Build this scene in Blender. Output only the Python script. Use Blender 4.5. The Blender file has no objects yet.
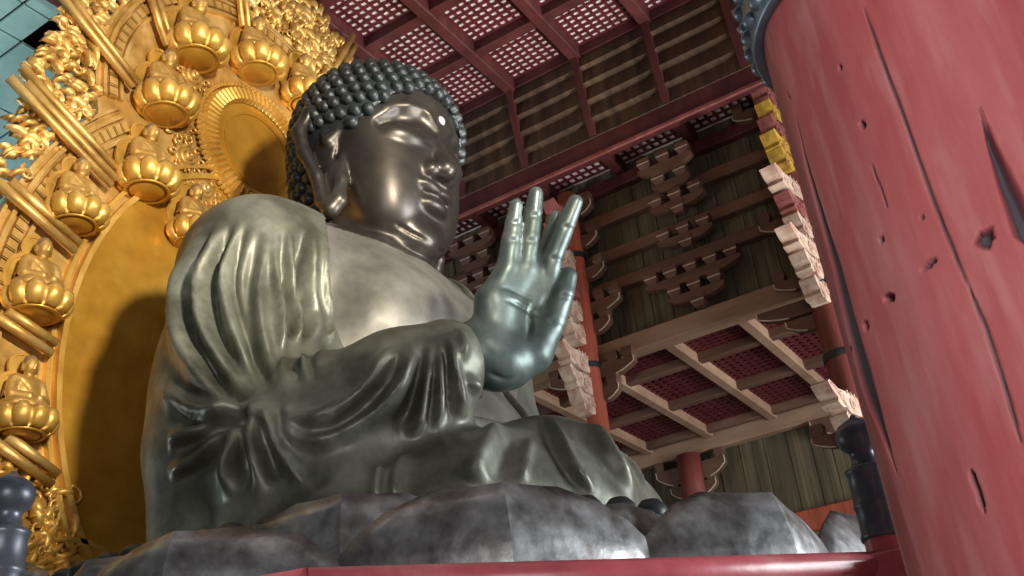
import bpy, bmesh, math, random
import numpy as np
from mathutils import Vector, Matrix
random.seed(7)
S = bpy.context.scene
COL = S.collection
PI = math.pi

# ------------------------------------------------------------------ camera
CAM_POS = (-17.177, -13.745, 1.6)
YAW, PITCH, ROLL, FOC = math.radians(59.16), math.radians(27.88), math.radians(-6.02), 1000.0
fwd = Vector((math.sin(YAW)*math.cos(PITCH), math.cos(YAW)*math.cos(PITCH), math.sin(PITCH)))
rgt = Vector((math.cos(YAW), -math.sin(YAW), 0))
upv = rgt.cross(fwd)
r2 = math.cos(ROLL)*rgt + math.sin(ROLL)*upv
u2 = -math.sin(ROLL)*rgt + math.cos(ROLL)*upv
cam = bpy.data.objects.new('camera', bpy.data.cameras.new('camera'))
COL.objects.link(cam)
cam.matrix_world = Matrix(((r2.x, u2.x, -fwd.x, CAM_POS[0]), (r2.y, u2.y, -fwd.y, CAM_POS[1]),
                           (r2.z, u2.z, -fwd.z, CAM_POS[2]), (0, 0, 0, 1)))
cam.data.sensor_width = 36.0
cam.data.lens = FOC/1024*36.0
cam.data.clip_end = 300
S.camera = cam

# ------------------------------------------------------------------ light
S.view_settings.view_transform = 'Standard'
S.view_settings.look = 'None'
S.view_settings.gamma = 1.0
S.view_settings.use_curve_mapping = False
S.view_settings.exposure = 0.0
W = bpy.data.worlds.new('daylight'); S.world = W; W.use_nodes = True
W.node_tree.nodes['Background'].inputs[0].default_value = (0.90, 0.95, 1.0, 1)
W.node_tree.nodes['Background'].inputs[1].default_value = 0.08

def area(name, loc, target, sx, sy, power, col):
    d = bpy.data.lights.new(name, 'AREA'); d.shape = 'RECTANGLE'; d.size = sx; d.size_y = sy
    d.energy = power; d.color = col
    o = bpy.data.objects.new(name, d); COL.objects.link(o); o.location = loc
    o.rotation_euler = (Vector(target)-Vector(loc)).to_track_quat('-Z', 'Y').to_euler()
    return o
area('front_doorway_daylight', (11, -31, 7), (0, 0, 10), 16, 10, 12500, (0.93, 0.97, 1.0))
def spot(name, loc, target, size, blend, power, col, rad):
    d = bpy.data.lights.new(name, 'SPOT'); d.energy = power; d.color = col
    d.spot_size = math.radians(size); d.spot_blend = blend; d.shadow_soft_size = rad
    o = bpy.data.objects.new(name, d); COL.objects.link(o); o.location = loc
    o.rotation_euler = (Vector(target)-Vector(loc)).to_track_quat('-Z', 'Y').to_euler()
spot('halo_floodlight', (-14, -27, 14), (-4.5, 4.5, 17.5), 38, .6, 64000, (1.0, .91, .74), 1.3)
area('side_doorway_daylight', (-27, -20, 4), (-12, -13.5, 4), 6, 5, 1800, (1.0, 0.97, 0.95))
area('rear_doorway_daylight', (-10, 31, 5), (-4, 16, 28), 12, 7, 5000, (0.85, 0.97, 1.0))
d = bpy.data.lights.new('ceiling_fill_spot', 'SPOT'); d.energy = 27000; d.color = (1.0, .93, .88); d.spot_size = math.radians(42); d.spot_blend = .8; d.shadow_soft_size = .4  # added unseen spot near the floor, brightens the lattice ceiling
o = bpy.data.objects.new('ceiling_fill_spot', d); COL.objects.link(o); o.location = (7.5, -19, 1.0)
o.rotation_euler = (Vector((3.5, 1.5, 28))-Vector(o.location)).to_track_quat('-Z', 'Y').to_euler()
# ------------------------------------------------------------------ helpers
def tag(o, label=None, cat=None, group=None, kind=None):
    if label: o['label'] = label
    if cat: o['category'] = cat
    if group: o['group'] = group
    if kind: o['kind'] = kind
    return o
def empty(name, loc=(0, 0, 0)):
    o = bpy.data.objects.new(name, None); COL.objects.link(o); o.location = loc
    o.empty_display_size = 0.3
    return o
def link(name, me, m, parent=None, smooth=False):
    if m is not None: me.materials.append(m)
    if smooth:
        me.polygons.foreach_set('use_smooth', [True]*len(me.polygons))
    o = bpy.data.objects.new(name, me); COL.objects.link(o)
    if parent is not None: o.parent = parent
    return o
def copy_tree(o, parent=None):
    c = o.copy(); COL.objects.link(c)
    if parent is not None: c.parent = parent
    for ch in [x for x in o.children]:
        copy_tree(ch, c)
    return c

class MB:
    """collects faces of one mesh"""
    def __init__(s): s.v = []; s.f = []
    def add(s, vs, fs):
        n = len(s.v); s.v += [tuple(map(float, p)) for p in vs]; s.f += [tuple(n+i for i in f) for f in fs]; return s
    def box(s, x0, x1, y0, y1, z0, z1, bev=0.0):
        if bev <= 0:
            vs = [(x, y, z) for x in (x0, x1) for y in (y0, y1) for z in (z0, z1)]
            fs = [(0, 1, 3, 2), (4, 6, 7, 5), (0, 4, 5, 1), (2, 3, 7, 6), (0, 2, 6, 4), (1, 5, 7, 3)]
            return s.add(vs, fs)
        bm = bmesh.new()
        bmesh.ops.create_cube(bm, size=1)
        for v in bm.verts:
            v.co = Vector((x0+(v.co.x+.5)*(x1-x0), y0+(v.co.y+.5)*(y1-y0), z0+(v.co.z+.5)*(z1-z0)))
        bmesh.ops.bevel(bm, geom=bm.edges[:], offset=bev, segments=1, affect='EDGES')
        bm.verts.index_update()
        s.add([v.co for v in bm.verts], [[v.index for v in f.verts] for f in bm.faces]); bm.free(); return s
    def prism(s, prof, a0, a1, axis='y', sc0=1.0):
        """extrude a 2-D profile; axis y: profile is (x,z); axis x: (y,z); axis z: (x,y)"""
        n = len(prof)
        def P(p, t):
            return {'y': (p[0], t, p[1]), 'x': (t, p[0], p[1]), 'z': (p[0], p[1], t)}[axis]
        vs = [P(p, a0) for p in prof]+[P(p, a1) for p in prof]
        fs = [tuple(range(n))[::-1], tuple(range(n, 2*n))]+[(i, (i+1) % n, n+(i+1) % n, n+i) for i in range(n)]
        return s.add(vs, fs)
    def lathe(s, prof, c=(0, 0, 0), seg=24, lobes=None):
        """prof = [(r,z)...]; lobes(theta, i)->radius factor"""
        n = len(prof); vs = []
        for k in range(seg):
            t = 2*PI*k/seg
            for i, (r, z) in enumerate(prof):
                q = r*(lobes(t, i) if lobes else 1)
                vs.append((c[0]+q*math.cos(t), c[1]+q*math.sin(t), c[2]+z))
        fs = [(k*n+i, ((k+1) % seg)*n+i, ((k+1) % seg)*n+i+1, k*n+i+1) for k in range(seg) for i in range(n-1)]
        return s.add(vs, fs)
    def tube(s, pts, rad, seg=8, flat=1.0, caps=True):
        pts = [Vector(p) for p in pts]; n = len(pts)
        if not hasattr(rad, '__len__'): rad = [rad]*n
        ref = None; vs = []
        for i, p in enumerate(pts):
            t = (pts[min(i+1, n-1)]-pts[max(i-1, 0)]).normalized()
            if ref is None:
                ref = Vector((0, 0, 1)) if abs(t.z) < .9 else Vector((0, 1, 0))
            a = (ref-t*ref.dot(t)).normalized(); b = t.cross(a); ref = a
            for k in range(seg):
                w = 2*PI*k/seg
                vs.append(p+rad[i]*(math.cos(w)*a+flat*math.sin(w)*b))
        fs = [(i*seg+k, i*seg+(k+1) % seg, (i+1)*seg+(k+1) % seg, (i+1)*seg+k) for i in range(n-1) for k in range(seg)]
        if caps: fs += [tuple(range(seg))[::-1], tuple((n-1)*seg+k for k in range(seg))]
        return s.add(vs, fs)
    def mesh(s, name):
        me = bpy.data.meshes.new(name); me.from_pydata(s.v, [], s.f); me.validate()
        bm = bmesh.new(); bm.from_mesh(me); bmesh.ops.recalc_face_normals(bm, faces=bm.faces[:]); bm.to_mesh(me); bm.free()
        return me
    def build(s, name, m, parent=None, smooth=False):
        return link(name, s.mesh(name), m, parent, smooth)

# ------------------------------------------------------------------ materials
def material(name, ramp, scale=2.0, rough=0.5, metal=0.0, bump=0.0, bscale=8.0, stretch=(1, 1, 1), rvar=0.0, detail=5, spec=0.5, coord='Object'):
    """ramp: [(pos, rgb)...] driven by stretched noise"""
    m = bpy.data.materials.new(name); m.use_nodes = True
    nt = m.node_tree; N = nt.nodes; L = nt.links; b = N['Principled BSDF']
    tc = N.new('ShaderNodeTexCoord'); mp = N.new('ShaderNodeMapping'); mp.inputs['Scale'].default_value = stretch
    L.new(tc.outputs[coord], mp.inputs['Vector'])
    nz = N.new('ShaderNodeTexNoise'); nz.inputs['Scale'].default_value = scale; nz.inputs['Detail'].default_value = detail
    nz.inputs['Roughness'].default_value = 0.62
    L.new(mp.outputs[0], nz.inputs['Vector'])
    cr = N.new('ShaderNodeValToRGB'); el = cr.color_ramp.elements
    while len(el) < len(ramp): el.new(0.5)
    for e, (p, c) in zip(el, ramp): e.position = p; e.color = (*c, 1)
    L.new(nz.outputs['Fac'], cr.inputs['Fac']); L.new(cr.outputs[0], b.inputs['Base Color'])
    b.inputs['Metallic'].default_value = metal; b.inputs['Roughness'].default_value = rough
    b.inputs['Specular IOR Level'].default_value = spec
    if rvar:
        mr = N.new('ShaderNodeMapRange'); mr.inputs[1].default_value = .3; mr.inputs[2].default_value = .7
        mr.inputs[3].default_value = rough-rvar; mr.inputs[4].default_value = rough+rvar
        n3 = N.new('ShaderNodeTexNoise'); n3.inputs['Scale'].default_value = scale*2.3; n3.inputs['Detail'].default_value = 4
        L.new(tc.outputs[coord], n3.inputs['Vector']); L.new(n3.outputs['Fac'], mr.inputs[0]); L.new(mr.outputs[0], b.inputs['Roughness'])
    if bump:
        n2 = N.new('ShaderNodeTexNoise'); n2.inputs['Scale'].default_value = bscale; n2.inputs['Detail'].default_value = 4
        L.new(mp.outputs[0], n2.inputs['Vector'])
        bp = N.new('ShaderNodeBump'); bp.inputs['Strength'].default_value = bump; bp.inputs['Distance'].default_value = 0.05
        L.new(n2.outputs['Fac'], bp.inputs['Height']); L.new(bp.outputs[0], b.inputs['Normal'])
    return m

M = {}
M['bronze_robe'] = material('bronze_robe', [(.26, (.045, .044, .032)), (.42, (.10, .102, .077)), (.55, (.175, .18, .14)), (.72, (.30, .31, .255))],
                            scale=.75, rough=.47, metal=.4, bump=.2, bscale=3, rvar=.10, detail=9)
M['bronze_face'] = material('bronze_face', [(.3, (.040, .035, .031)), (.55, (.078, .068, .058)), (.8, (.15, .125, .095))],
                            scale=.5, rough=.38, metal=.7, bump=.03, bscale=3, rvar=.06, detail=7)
M['bronze_hair'] = material('bronze_hair', [(.3, (.022, .027, .030)), (.7, (.065, .075, .078))], scale=1.2, rough=.45, metal=.6, bump=.1, bscale=6)
M['bronze_hand'] = material('bronze_hand', [(.3, (.060, .082, .075)), (.5, (.115, .15, .138)), (.75, (.23, .27, .255))],
                            scale=.9, rough=.42, metal=.5, bump=.08, bscale=4, rvar=.08, detail=8)
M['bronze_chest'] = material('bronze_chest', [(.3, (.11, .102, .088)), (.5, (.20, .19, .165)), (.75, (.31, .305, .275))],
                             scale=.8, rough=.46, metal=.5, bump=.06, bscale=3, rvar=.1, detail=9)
M['bronze_petal'] = material('bronze_petal', [(.30, (.075, .070, .066)), (.45, (.19, .187, .186)), (.56, (.30, .305, .31)), (.72, (.48, .485, .49))],
                             scale=1.7, rough=.38, metal=.6, bump=.10, bscale=6, rvar=.14, detail=10)

# ------------------------------------------------------------------ implicit surfaces
class Grid:
    def __init__(s, lo, hi, h):
        s.lo = np.array(lo, np.float32); s.h = h
        n = [int(math.ceil((b-a)/h))+1 for a, b in zip(lo, hi)]
        ax = [lo[i]+h*np.arange(n[i], dtype=np.float32) for i in range(3)]
        s.X, s.Y, s.Z = np.meshgrid(*ax, indexing='ij', sparse=True)
        s.shape = n
    def ell(s, c, r, rx=0.0, rz=0.0, ry=0.0):
        x, y, z = s.X-c[0], s.Y-c[1], s.Z-c[2]
        if rz: x, y = x*math.cos(rz)+y*math.sin(rz), -x*math.sin(rz)+y*math.cos(rz)
        if rx: y, z = y*math.cos(rx)+z*math.sin(rx), -y*math.sin(rx)+z*math.cos(rx)
        if ry: x, z = x*math.cos(ry)-z*math.sin(ry), x*math.sin(ry)+z*math.cos(ry)
        k = np.sqrt((x/r[0])**2+(y/r[1])**2+(z/r[2])**2)
        k2 = np.sqrt((x/r[0]**2)**2+(y/r[1]**2)**2+(z/r[2]**2)**2)
        return (k*(k-1)/np.maximum(k2, 1e-6)).astype(np.float32)
    def cap(s, a, b, ra, rb=None, flat=None):
        rb = ra if rb is None else rb
        d = [b[i]-a[i] for i in range(3)]; L2 = sum(q*q for q in d)+1e-9
        px, py, pz = s.X-a[0], s.Y-a[1], s.Z-a[2]
        t = np.clip((px*d[0]+py*d[1]+pz*d[2])/L2, 0, 1)
        qx, qy, qz = px-t*d[0], py-t*d[1], pz-t*d[2]
        if flat is not None:       # (unit axis, factor): squeeze along an axis
            n, k = flat; w = (qx*n[0]+qy*n[1]+qz*n[2])*(k-1)
            qx, qy, qz = qx+w*n[0], qy+w*n[1], qz+w*n[2]
        return (np.sqrt(qx*qx+qy*qy+qz*qz)-(ra+(rb-ra)*t)).astype(np.float32)
    def chain(s, pts, rad, k=.1, flat=None):
        f = None
        for i in range(len(pts)-1):
            g = s.cap(pts[i], pts[i+1], rad[i], rad[i+1], flat)
            f = g if f is None else smin(f, g, k)
        return f
def smin(a, b, k):
    h = np.clip(.5+.5*(b-a)/k, 0, 1)
    return b+(a-b)*h-k*h*(1-h)
def smax(a, b, k): return -smin(-a, -b, k)

def surface_nets(F, lo, h):
    F = np.asarray(F, np.float32); F = np.where(F == 0, 1e-6, F)
    nx, ny, nz = F.shape
    ins = F < 0
    cnt = np.zeros((nx-1, ny-1, nz-1), np.float32); acc = np.zeros((nx-1, ny-1, nz-1, 3), np.float32)
    for ax in range(3):
        o = [a for a in range(3) if a != ax]
        sl0 = [slice(None)]*3; sl1 = [slice(None)]*3
        sl0[ax] = slice(0, -1); sl1[ax] = slice(1, None)
        A = F[tuple(sl0)]; B = F[tuple(sl1)]
        cr = (A < 0) != (B < 0)
        t = np.where(cr, A/np.where(cr, A-B, 1), 0)
        for i in (0, 1):
            for j in (0, 1):
                s3 = [slice(None)]*3
                for q, d in zip(o, (i, j)):
                    s3[q] = slice(d, F.shape[q]-1+d)
                c = cr[tuple(s3)]; tt = t[tuple(s3)]
                cnt += c
                acc[..., ax] += tt*c
                acc[..., o[0]] += i*c; acc[..., o[1]] += j*c
    act = cnt > 0
    idx = -np.ones(act.shape, np.int64); idx[act] = np.arange(act.sum())
    cell = np.argwhere(act)
    V = (cell+acc[act]/cnt[act][:, None])*h+np.array(lo)
    Q = []
    for ax in range(3):
        o = [(ax+1) % 3, (ax+2) % 3]
        sl0 = [slice(None)]*3; sl1 = [slice(None)]*3
        sl0[ax] = slice(0, -1); sl1[ax] = slice(1, None)
        cr = ins[tuple(sl0)] != ins[tuple(sl1)]
        for q in o:
            s4 = [slice(None)]*3; s4[q] = slice(0, 1); cr[tuple(s4)] = False
            s4[q] = slice(cr.shape[q]-1, None); cr[tuple(s4)] = False
        e = np.argwhere(cr)
        if len(e) == 0: continue
        def at(d0, d1):
            p = e.copy(); p[:, o[0]] += d0; p[:, o[1]] += d1
            return idx[p[:, 0], p[:, 1], p[:, 2]]
        q = np.stack([at(-1, -1), at(0, -1), at(0, 0), at(-1, 0)], 1)
        fl = ~ins[tuple(sl0)][e[:, 0], e[:, 1], e[:, 2]]
        q[fl] = q[fl][:, ::-1]
        Q.append(q)
    Q = np.concatenate(Q)
    return V.astype(np.float64), Q[(Q >= 0).all(1)]
def grid_normals(F, V, lo, h):
    g = (V-np.array(lo))/h
    i = np.clip(np.rint(g).astype(int), 1, np.array(F.shape)-2)
    n = np.stack([F[i[:, 0]+1, i[:, 1], i[:, 2]]-F[i[:, 0]-1, i[:, 1], i[:, 2]],
                  F[i[:, 0], i[:, 1]+1, i[:, 2]]-F[i[:, 0], i[:, 1]-1, i[:, 2]],
                  F[i[:, 0], i[:, 1], i[:, 2]+1]-F[i[:, 0], i[:, 1], i[:, 2]-1]], 1)
    return n/np.maximum(np.linalg.norm(n, axis=1, keepdims=True), 1e-9)
def np_mesh(name, V, Q):
    me = bpy.data.meshes.new(name)
    me.vertices.add(len(V)); me.vertices.foreach_set('co', V.astype(np.float32).ravel())
    me.loops.add(Q.size); me.loops.foreach_set('vertex_index', Q.astype(np.int32).ravel())
    me.polygons.add(len(Q)); me.polygons.foreach_set('loop_start', (np.arange(len(Q))*4).astype(np.int32))
    me.polygons.foreach_set('loop_total', np.full(len(Q), 4, np.int32))
    me.update(calc_edges=True); me.validate()
    return me
def spline(pts, n=6):
    """Catmull-Rom through the points"""
    P = np.array(pts, float); out = []
    for i in range(len(P)-1):
        p0, p1, p2, p3 = P[max(i-1, 0)], P[i], P[i+1], P[min(i+2, len(P)-1)]
        for k in range(n):
            t = k/n
            out.append(.5*((2*p1)+(-p0+p2)*t+(2*p0-5*p1+4*p2-p3)*t*t+(-p0+3*p1-3*p2+p3)*t**3))
    out.append(P[-1]); return np.array(out)
def strokes(V, Nrm, lst):
    """push the surface out (ridge) or in (groove) along drawn lines: (points, width, height)"""
    disp = np.zeros(len(V))
    for pts, w, hgt in lst:
        P = spline(pts, 5); m = 3*w
        sel = np.where(((V > P.min(0)-m) & (V < P.max(0)+m)).all(1))[0]
        if len(sel) == 0: continue
        v = V[sel]; best = np.full(len(sel), 1e9); bt = np.zeros(len(sel)); n = len(P)-1
        for i in range(n):
            a, d = P[i], P[i+1]-P[i]
            t = np.clip(((v-a)@d)/(d@d+1e-9), 0, 1)
            q = np.linalg.norm(v-a-t[:, None]*d, axis=1)
            c = q < best; best[c] = q[c]; bt[c] = (i+t[c])/n
        tap = np.clip(np.minimum(bt, 1-bt)*3.2+.03, 0, 1); tap = tap*tap*(3-2*tap)
        disp[sel] += hgt*tap*np.exp(-(best/w)**2)
    return V+Nrm*disp[:, None]
# ------------------------------------------------------------------ great seated statue
buddha = tag(empty('buddha_statue', (0, 0, 4.6)),
             'colossal dark bronze seated Buddha with raised open right hand, on the big lotus pedestal', 'statue')
BO = Vector((0, 0, 4.6))
def keep(o):                       # child modelled in world coordinates
    o.location = -BO; return o

def sdf_obj(name, F, G, m, lst=None, parent=None):
    V, Q = surface_nets(F, G.lo, G.h)
    if lst: V = strokes(V, grid_normals(F, V, G.lo, G.h), lst)
    return np_mesh(name, V, Q)

ROBE_STROKES = [
([(-5.6, 0.39, 12.86), (-5.68, 0.55, 12.19), (-5.68, 0.83, 11.51), (-5.95, 0.4, 10.41), (-6.0, -0.09, 9.58), (-5.9, -0.58, 8.88), (-5.75, -1.06, 8.54)], 0.22386, 0.25),
([(-5.49, -0.16, 12.85), (-5.63, 0.01, 12.16), (-5.72, 0.17, 11.4), (-5.87, -0.16, 10.39), (-5.82, -0.56, 9.56), (-5.65, -1.11, 8.79)], 0.20664, 0.275),
([(-5.36, -0.47, 12.74), (-5.51, -0.34, 12.04), (-5.59, -0.34, 11.26), (-5.64, -0.68, 10.29), (-5.53, -0.95, 9.53), (-5.6, -1.49, 8.62)], 0.13776, 0.1625),
([(-5.09, -0.84, 12.54), (-5.21, -0.77, 11.79), (-5.33, -0.78, 11.04), (-5.4, -1.0, 10.12), (-5.35, -1.16, 9.37), (-5.55, -1.6, 8.7)], 0.1365, -0.2),
([(-4.99, -0.92, 12.55), (-5.1, -0.87, 11.8), (-5.22, -0.88, 11.05), (-5.3, -1.08, 10.13), (-5.25, -1.28, 9.37), (-5.53, -1.74, 8.7)], 0.12054000000000001, 0.15),
([(-4.85, -1.02, 12.58), (-4.88, -1.02, 11.83), (-4.84, -1.12, 11.03), (-4.91, -1.29, 10.19), (-5.15, -1.61, 9.29), (-5.5, -1.98, 8.6)], 0.11193, 0.15),
([(-4.74, -1.09, 11.63), (-4.67, -1.21, 10.91), (-4.7, -1.34, 10.25), (-5.21, -1.95, 9.17), (-5.43, -2.2, 8.55)], 0.084, -0.17500000000000002),
([(-4.62, -1.14, 12.63), (-4.57, -1.16, 11.91), (-4.48, -1.21, 11.13), (-4.53, -1.36, 10.3), (-5.2, -2.15, 9.11), (-5.34, -2.37, 8.59)], 0.10332, 0.1625),
([(-4.36, -1.22, 12.72), (-4.38, -1.23, 11.96), (-4.42, -1.22, 11.16), (-4.36, -1.36, 10.36), (-5.21, -2.45, 8.87)], 0.10500000000000001, -0.2),
([(-4.08, -1.19, 13.03), (-4.14, -1.28, 12.21), (-4.13, -1.24, 11.26), (-4.07, -1.33, 10.47), (-5.14, -2.59, 8.85)], 0.15497999999999998, 0.2),
([(-3.62, -1.1, 13.28), (-3.78, -1.3, 12.19), (-3.72, -1.26, 11.41), (-3.63, -1.32, 10.48), (-5.07, -2.81, 8.74)], 0.07748999999999999, 0.17500000000000002),
([(-6.08, 0.42, 9.28), (-6.1, 0.25, 8.92), (-6.08, -0.14, 8.56), (-5.95, -0.64, 8.34), (-5.79, -1.1, 8.32), (-5.63, -1.62, 8.34)], 0.17220000000000002, 0.325),
([(-6.0, -0.12, 9.58), (-5.94, -0.42, 9.04), (-5.85, -0.79, 8.61), (-5.77, -1.15, 8.36)], 0.13776, 0.15),
([(-6.12, 0.28, 8.07), (-6.08, -0.09, 8.06), (-5.95, -0.65, 8.18), (-5.75, -1.21, 8.31)], 0.15497999999999998, 0.25),
([(-6.0, 0.33, 7.49), (-5.97, -0.01, 7.55), (-5.93, -0.43, 7.64), (-5.89, -0.77, 7.85), (-5.77, -1.24, 8.19)], 0.15497999999999998, 0.25),
([(-5.78, -0.97, 6.77), (-5.79, -0.96, 7.32), (-5.81, -1.15, 7.83), (-5.75, -1.3, 8.17)], 0.17220000000000002, 0.275),
([(-5.64, -1.68, 6.74), (-5.67, -1.53, 7.31), (-5.73, -1.45, 7.88), (-5.69, -1.52, 8.19), (-5.6, -1.75, 8.32)], 0.17220000000000002, 0.325),
([(-5.75, -1.39, 6.79), (-5.75, -1.26, 7.36), (-5.77, -1.29, 7.91), (-5.72, -1.37, 8.25)], 0.14700000000000002, -0.25),
([(-5.3, -2.62, 6.82), (-5.33, -2.23, 6.99), (-5.44, -1.97, 7.36), (-5.58, -1.81, 7.76), (-5.61, -1.76, 8.11), (-5.57, -1.9, 8.25)], 0.17220000000000002, 0.35000000000000003),
([(-5.5, -1.9, 6.88), (-5.57, -1.73, 7.34), (-5.65, -1.65, 7.79), (-5.65, -1.64, 8.13)], 0.1575, -0.25),
([(-5.08, -2.85, 7.93), (-5.35, -2.39, 7.93), (-5.49, -2.12, 8.05), (-5.56, -1.93, 8.23)], 0.11193, 0.17500000000000002),
([(-5.07, -2.83, 7.48), (-5.26, -2.44, 7.52), (-5.43, -2.14, 7.71), (-5.55, -1.95, 8.04)], 0.11193, 0.1875),
([(-5.42, -2.25, 7.94), (-5.27, -2.54, 7.9), (-5.01, -2.95, 8.11), (-4.84, -3.37, 8.43), (-4.76, -3.68, 8.83), (-4.65, -3.77, 9.07)], 0.15497999999999998, 0.25),
([(-5.37, -2.21, 7.57), (-5.14, -2.71, 7.56), (-4.78, -3.23, 7.86), (-4.59, -3.79, 8.32), (-4.52, -4.0, 8.78), (-4.39, -4.04, 9.19)], 0.15497999999999998, 0.3),
([(-5.3, -2.42, 7.73), (-5.1, -2.81, 7.75), (-4.83, -3.25, 8.13), (-4.73, -3.68, 8.55), (-4.63, -3.85, 8.94)], 0.126, -0.2),
([(-4.28, -3.66, 7.52), (-4.24, -3.93, 7.86), (-4.31, -4.15, 8.41), (-4.19, -4.26, 9.22)], 0.12054000000000001, 0.22499999999999998),
([(-4.46, -3.51, 7.63), (-4.4, -3.82, 7.96), (-4.43, -4.05, 8.52), (-4.32, -4.14, 9.12)], 0.126, -0.17500000000000002),
([(-4.02, -4.01, 7.55), (-4.07, -4.22, 8.05), (-4.15, -4.31, 8.58), (-4.08, -4.39, 9.3)], 0.12054000000000001, 0.22499999999999998),
([(-4.09, -3.93, 7.61), (-4.17, -4.13, 8.05), (-4.24, -4.25, 8.58), (-4.15, -4.33, 9.18)], 0.0945, -0.17500000000000002),
([(-3.57, -4.33, 7.77), (-3.82, -4.44, 8.29), (-3.99, -4.49, 8.82), (-4.01, -4.45, 9.37)], 0.12054000000000001, 0.2),
([(-3.82, -4.2, 7.66), (-3.98, -4.35, 8.21), (-4.06, -4.4, 8.76), (-4.08, -4.43, 9.23)], 0.0945, -0.17500000000000002),
([(1.01, -1.53, 9.94), (-3.52, -4.56, 8.46), (-3.85, -4.64, 9.05), (-3.82, -4.55, 9.46)], 0.10332, 0.2),
([(-2.1, -5.2, 8.04), (-2.56, -5.69, 7.28), (-2.55, -5.9, 6.74), (-2.28, -6.06, 6.29)], 0.11193, 0.22499999999999998),
([(-2.15, -5.08, 8.06), (-2.66, -5.6, 7.28), (-2.66, -5.82, 6.74), (-2.45, -5.97, 6.28)], 0.168, -0.15),
([(-1.49, -5.66, 7.92), (-1.69, -6.02, 7.49), (-1.66, -6.23, 7.03), (-1.27, -6.3, 6.38)], 0.11193, 0.2),
([(-2.0, -5.72, 7.72), (-2.06, -6.0, 7.31), (-1.93, -6.2, 6.89), (-1.62, -6.28, 6.32)], 0.231, -0.125),
([(-0.24, -5.36, 7.79), (0.02, -5.65, 7.44), (-0.47, -6.12, 6.57)], 0.10332, 0.17500000000000002),
([(-2.83, -4.64, 7.82), (-3.93, -4.96, 6.98), (-4.33, -4.85, 6.39)], 0.21525, 0.275),
([(-2.84, -5.28, 7.45), (-3.29, -5.36, 6.94), (-3.58, -5.4, 6.44)], 0.10332, 0.1),
([(-2.93, -5.0, 7.6), (-3.69, -5.18, 6.89), (-3.95, -5.21, 6.42)], 0.2625, -0.17500000000000002),
([(-4.67, -3.39, 7.01), (-4.87, -3.49, 6.65), (-5.07, -3.54, 6.24)], 0.12915, 0.17500000000000002),
([(-4.33, -3.71, 7.26), (-4.72, -3.78, 6.73), (-4.92, -3.82, 6.2)], 0.12915, 0.15),
([(-5.57, 0.04, 12.8), (-5.67, 0.18, 12.12), (-5.74, 0.37, 11.37), (-5.93, 0.06, 10.36), (-5.92, -0.35, 9.59), (-5.79, -0.78, 8.91), (-5.67, -1.29, 8.55)], 0.126, -0.3),
([(-5.38, -0.38, 12.88), (-5.55, -0.23, 12.17), (-5.66, -0.1, 11.38), (-5.78, -0.39, 10.41), (-5.7, -0.74, 9.6), (-5.57, -1.32, 8.81)], 0.126, -0.325),
([(-5.24, -0.63, 12.77), (-5.41, -0.51, 12.06), (-5.49, -0.5, 11.28), (-5.53, -0.82, 10.33), (-5.4, -1.07, 9.57), (-5.56, -1.7, 8.61)], 0.10500000000000001, -0.25),
([(-4.74, -1.08, 12.6), (-4.77, -1.08, 11.86), (-4.72, -1.16, 11.06), (-4.78, -1.33, 10.22), (-5.2, -1.8, 9.22), (-5.46, -2.09, 8.58)], 0.063, -0.17500000000000002),
([(-4.52, -1.18, 12.66), (-4.47, -1.2, 11.94), (-4.36, -1.23, 11.18), (-4.4, -1.36, 10.35), (-5.18, -2.25, 9.08), (-5.3, -2.45, 8.58)], 0.063, -0.2),
([(-6.09, 0.27, 9.06), (-6.11, 0.11, 8.7), (-6.07, -0.24, 8.36), (-5.92, -0.73, 8.16), (-5.79, -1.2, 8.12), (-5.63, -1.72, 8.15)], 0.1155, -0.275),
([(-5.94, -0.28, 9.69), (-5.86, -0.56, 9.16), (-5.76, -0.92, 8.73), (-5.7, -1.29, 8.47)], 0.0945, -0.2),
([(-6.09, 0.22, 7.92), (-6.04, -0.14, 7.91), (-5.92, -0.71, 8.02), (-5.76, -1.3, 8.14)], 0.10500000000000001, -0.15),
([(-5.96, 0.29, 7.34), (-5.92, -0.04, 7.41), (-5.88, -0.46, 7.5), (-5.87, -0.83, 7.7), (-5.76, -1.31, 8.02)], 0.10500000000000001, -0.125),
([(-5.28, -2.82, 6.7), (-5.32, -2.44, 6.87), (-5.36, -2.12, 7.27), (-5.49, -1.96, 7.67), (-5.55, -1.94, 8.0), (-5.51, -2.08, 8.14)], 0.10500000000000001, -0.15)

]
def torso(G, e=0.0):
    f = G.ell((0, .5, 9.2), (4.2+e, 2.5+e, 5.2+e))
    f = smin(f, G.ell((0, -.02, 10.95), (3.35+e, 2.15+e, 3.2+e)), .6)
    f = smin(f, G.ell((0, -.9, 8.4), (3.1+e, 2.3+e, 2.4+e)), .6)
    f = smin(f, G.cap((-1.6, .45, 13.15), (-3.9, .45, 12.45), 1.38+e, 1.42+e), .7)
    f = smin(f, G.cap((1.6, .45, 13.15), (3.9, .45, 12.45), 1.38+e, 1.42+e), .7)
    return f
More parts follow.
